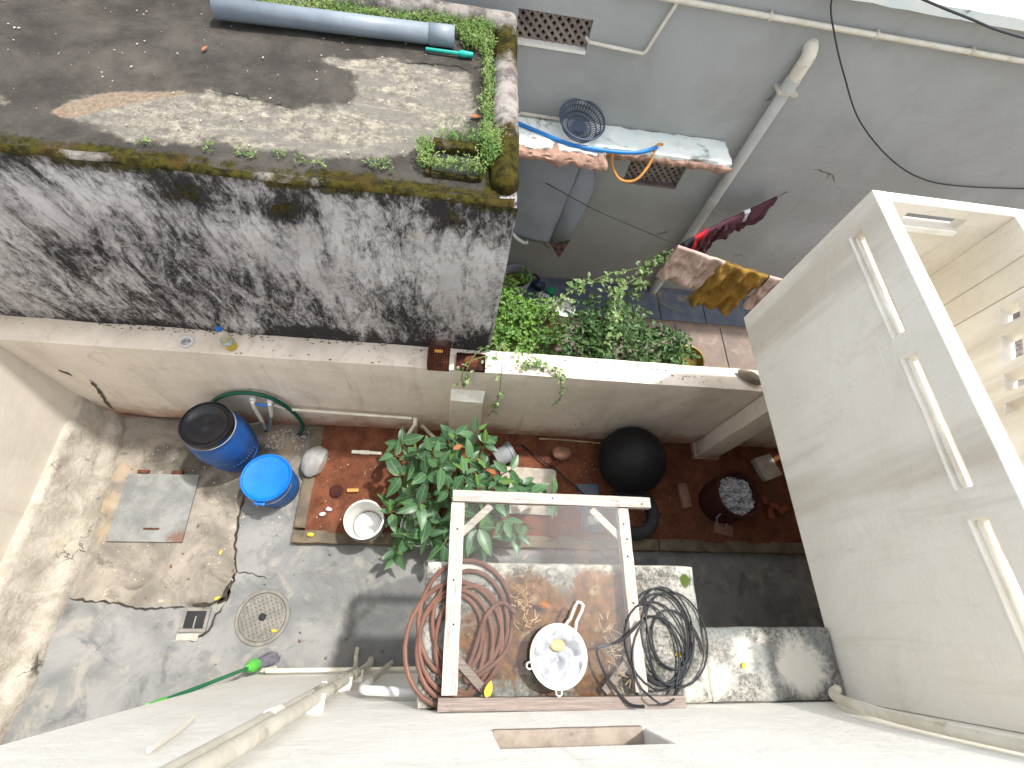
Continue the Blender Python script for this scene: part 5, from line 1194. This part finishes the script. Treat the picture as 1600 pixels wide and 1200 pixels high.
# banner under the broken window shade
t = thing('flex_banner', (.7,4.0,.8), 'grey banner sheet hanging under the broken window shade', 'banner')
def bn(p,u,v): return p+Vector((.0,.03*math.sin(u*5)+.02*noise.noise(p*4),0))
grid((.0,4.02,.78),(1.02,0,-.02),(.10,-.02,1.28),24,24,bn).build('sheet', K['banner'], t, True, solid=.003)
V = [(1.02,4.015,.76),(1.17,3.93,.62),(1.24,3.90,1.1),(1.30,3.95,1.6),(1.20,4.02,2.05),(1.12,4.015,2.05)]
MB().add(V+[(1.08,4.0,1.4)],[(0,1,6),(1,2,6),(2,3,6),(3,4,6),(4,5,6),(5,0,6)]).build('curled_edge', K['banner'], t, True, solid=.003)
MB().add([(1.035,4.0,.755),(1.175,3.92,.615),(1.23,3.892,.95),(1.10,3.965,.80)],[(0,1,2,3)]).build('printed_corner', K['bannerprint'], t, solid=.002)

# basket and hoses on the window shade
t = thing('round_basket', (.98,3.97,2.20), 'slate grey plastic basket leaning on the grey wall', 'basket')
Mb = Matrix.Translation((0,0,.05)) @ Matrix.Rotation(R(14),4,'X') @ Matrix.Rotation(R(4),4,'Y')
def mt(mb): mb.v = [tuple(Mb @ Vector(p)) for p in mb.v]; return mb
mt(MB().tube(ring(.205,.085,44), .010, 8, True)).build('rim', K['basket'], t, True, local=True)
mt(MB().tube(ring(.185,.045,44), .005, 6, True)).build('hoop', K['basket'], t, True, local=True)
mt(MB().tube(ring(.16,.0,44), .006, 6, True)).build('hoop', K['basket'], t, True, local=True)
m = MB()
for k in range(44):
    a = 2*math.pi*k/44; m.tube([(.16*math.cos(a),.16*math.sin(a),0),(.203*math.cos(a),.203*math.sin(a),.085)], .0042, 4)
o = mt(m).build('wall_slats', K['basket'], t, local=True); o['kind'] = 'stuff'
m = MB()
for k in range(40):
    a = 2*math.pi*k/40; m.tube([(.06*math.cos(a),.06*math.sin(a),0),(.16*math.cos(a),.16*math.sin(a),0)], .0042, 4)
o = mt(m).build('floor_slats', K['basket'], t, local=True); o['kind'] = 'stuff'
mt(MB().lathe([(.0,.0),(.062,.0),(.064,.004),(.0,.005)], 24)).build('base_disc', K['basket'], t, True, local=True)
mt(MB().tube(ring(.11,.0,36), .005, 6, True)).build('hoop', K['basket'], t, True, local=True)
o = MB().tube(catmull([(-.1,4.05,2.22),(.3,3.99,2.22),(.6,3.88,2.215),(.9,3.76,2.215),(1.2,3.73,2.22),(1.5,3.76,2.22),(1.70,3.86,2.225)],8), .017, 10).build('blue_hose', K['bluehose'], None, True); tag(o, 'blue hose lying along the broken window shade', 'hose')
o = MB().tube(catmull([(1.76,3.90,2.235),(1.70,3.87,2.23),(1.66,3.76,2.12),(1.56,3.66,2.02),(1.42,3.66,2.0),(1.32,3.72,2.08),(1.28,3.76,2.2)],8), .013, 8).build('orange_tube', K['orangehose'], None, True); tag(o, 'orange tube looping below the window shade edge', 'hose')
o = MB().tube([(.45,4.08,2.225),(.85,4.07,2.225)], .016, 10).build('wall_stub_pipe', K['pvcdirty'], None, True); tag(o, 'short grey pipe stub behind the basket', 'pipe')

# ================================================================ ON THE FLAT ROOF
t = thing('drainage_pipe', (-.8,3.5,3.01), 'long grey PVC drainage pipe lying on the flat roof', 'pipe')
Q = [(-1.60,3.40,3.075),(-.135,3.485,3.075)]
d = (Vector(Q[1])-Vector(Q[0])).normalized()
MB().tube(Q, .058, 28, caps=False).build('pipe', K['greypvc'], t, True, solid=.004)
MB().tube([Vector(Q[1])-d*.16, Vector(Q[1])+d*.004], .0625, 28, caps=False).build('socket_end', K['greypvc'], t, True, solid=.004)
t = thing('garden_tool', (-.1,3.39,3.01), 'teal plastic brush handle beside the grey pipe on the roof', 'tool')
MB().tube([(-.31,3.385,3.03),(-.09,3.39,3.03)], .011, 8).build('handle', K['teal'], t, True)
MB().tube([(-.10,3.39,3.03),(-.075,3.39,3.03),(-.05,3.392,3.03),(.0,3.393,3.03)], [.011,.022,.02,.017], 10).build('head', K['teal'], t, True)
def weeds(name, spots, label, seed, h=.07, mat='weed'):
    rn = random.Random(seed); mb = MB()
    for (x,y,z,r,n) in spots:
        for _ in range(n):
            a = rn.uniform(0,6.28); rr = r*rn.random()**.5; p = Vector((x+rr*math.cos(a), y+rr*math.sin(a), z)); hh_ = h*rn.uniform(.4,1.2)
            tip = p+Vector((rn.uniform(-.5,.5)*hh_, rn.uniform(-.5,.5)*hh_, hh_))
            for _k in range(5):
                q = p.lerp(tip, rn.uniform(.25,1)); b = rn.uniform(0,6.28); L = rn.uniform(.010,.024); dd = Vector((math.cos(b),math.sin(b),rn.uniform(.1,.9))).normalized(); s_ = dd.cross(Vector((0,0,1))).normalized()*L*.2
                mb.add([q, q+dd*L*.5+s_, q+dd*L, q+dd*L*.5-s_], [(0,1,2,3)])
            s_ = Vector((.0012,0,0)); mb.add([p-s_,p+s_,tip], [(0,1,2)])
    o = mb.build(name, K[mat]); return tag(o, label, kind='stuff')
sp = []
for k in range(64):
    u = k/63; sp.append((-1.4+1.5*u, 3.60+.10*u+random.uniform(-.05,.09), 3.005, .055, 26))
weeds('roof_weeds', sp, 'green weeds growing along the back edge of the flat roof', 1)
weeds('roof_weeds', [(.105+random.uniform(-.02,.02), 2.62+k*.05, 3.01, .035, 20) for k in range(20)]+[(.02+random.uniform(-.05,.05),3.58+random.uniform(-.08,.08),3.01,.07,40) for k in range(9)], 'weeds filling the roof gutter beside the side kerb', 2)
weeds('roof_weeds', [(.13,2.38+k*.045,3.03,.06,60) for k in range(5)]+[(-.23,2.30+k*.05,3.01,.04,28) for k in range(4)]+[(-.17+k*.06,2.27,3.03,.03,22) for k in range(5)]+[(-.12+.05*k,2.54,3.01,.04,16) for k in range(5)], 'green weeds around the small mossy drain box', 3, .085)
weeds('roof_weeds', [(-1.25+random.uniform(-.4,.9),2.22+random.uniform(-.02,.05),3.01,.04,7) for k in range(10)], 'sparse weeds on the front edge of the roof', 4, .03)

# things seen through the small balcony openings
cloth('hung_towel', (3.75,1.9,3.5), (3.35,1.1,3.5), .8, .1, K['cloth_grey'], 'patterned grey cloth seen through the balcony openings', 33, 5, .05)
cloth('hung_sheet', (3.95,2.15,3.4), (3.72,1.75,3.4), .7, .1, K['cloth_blue'], 'turquoise cloth seen through the first balcony opening', 36, 3, .04)
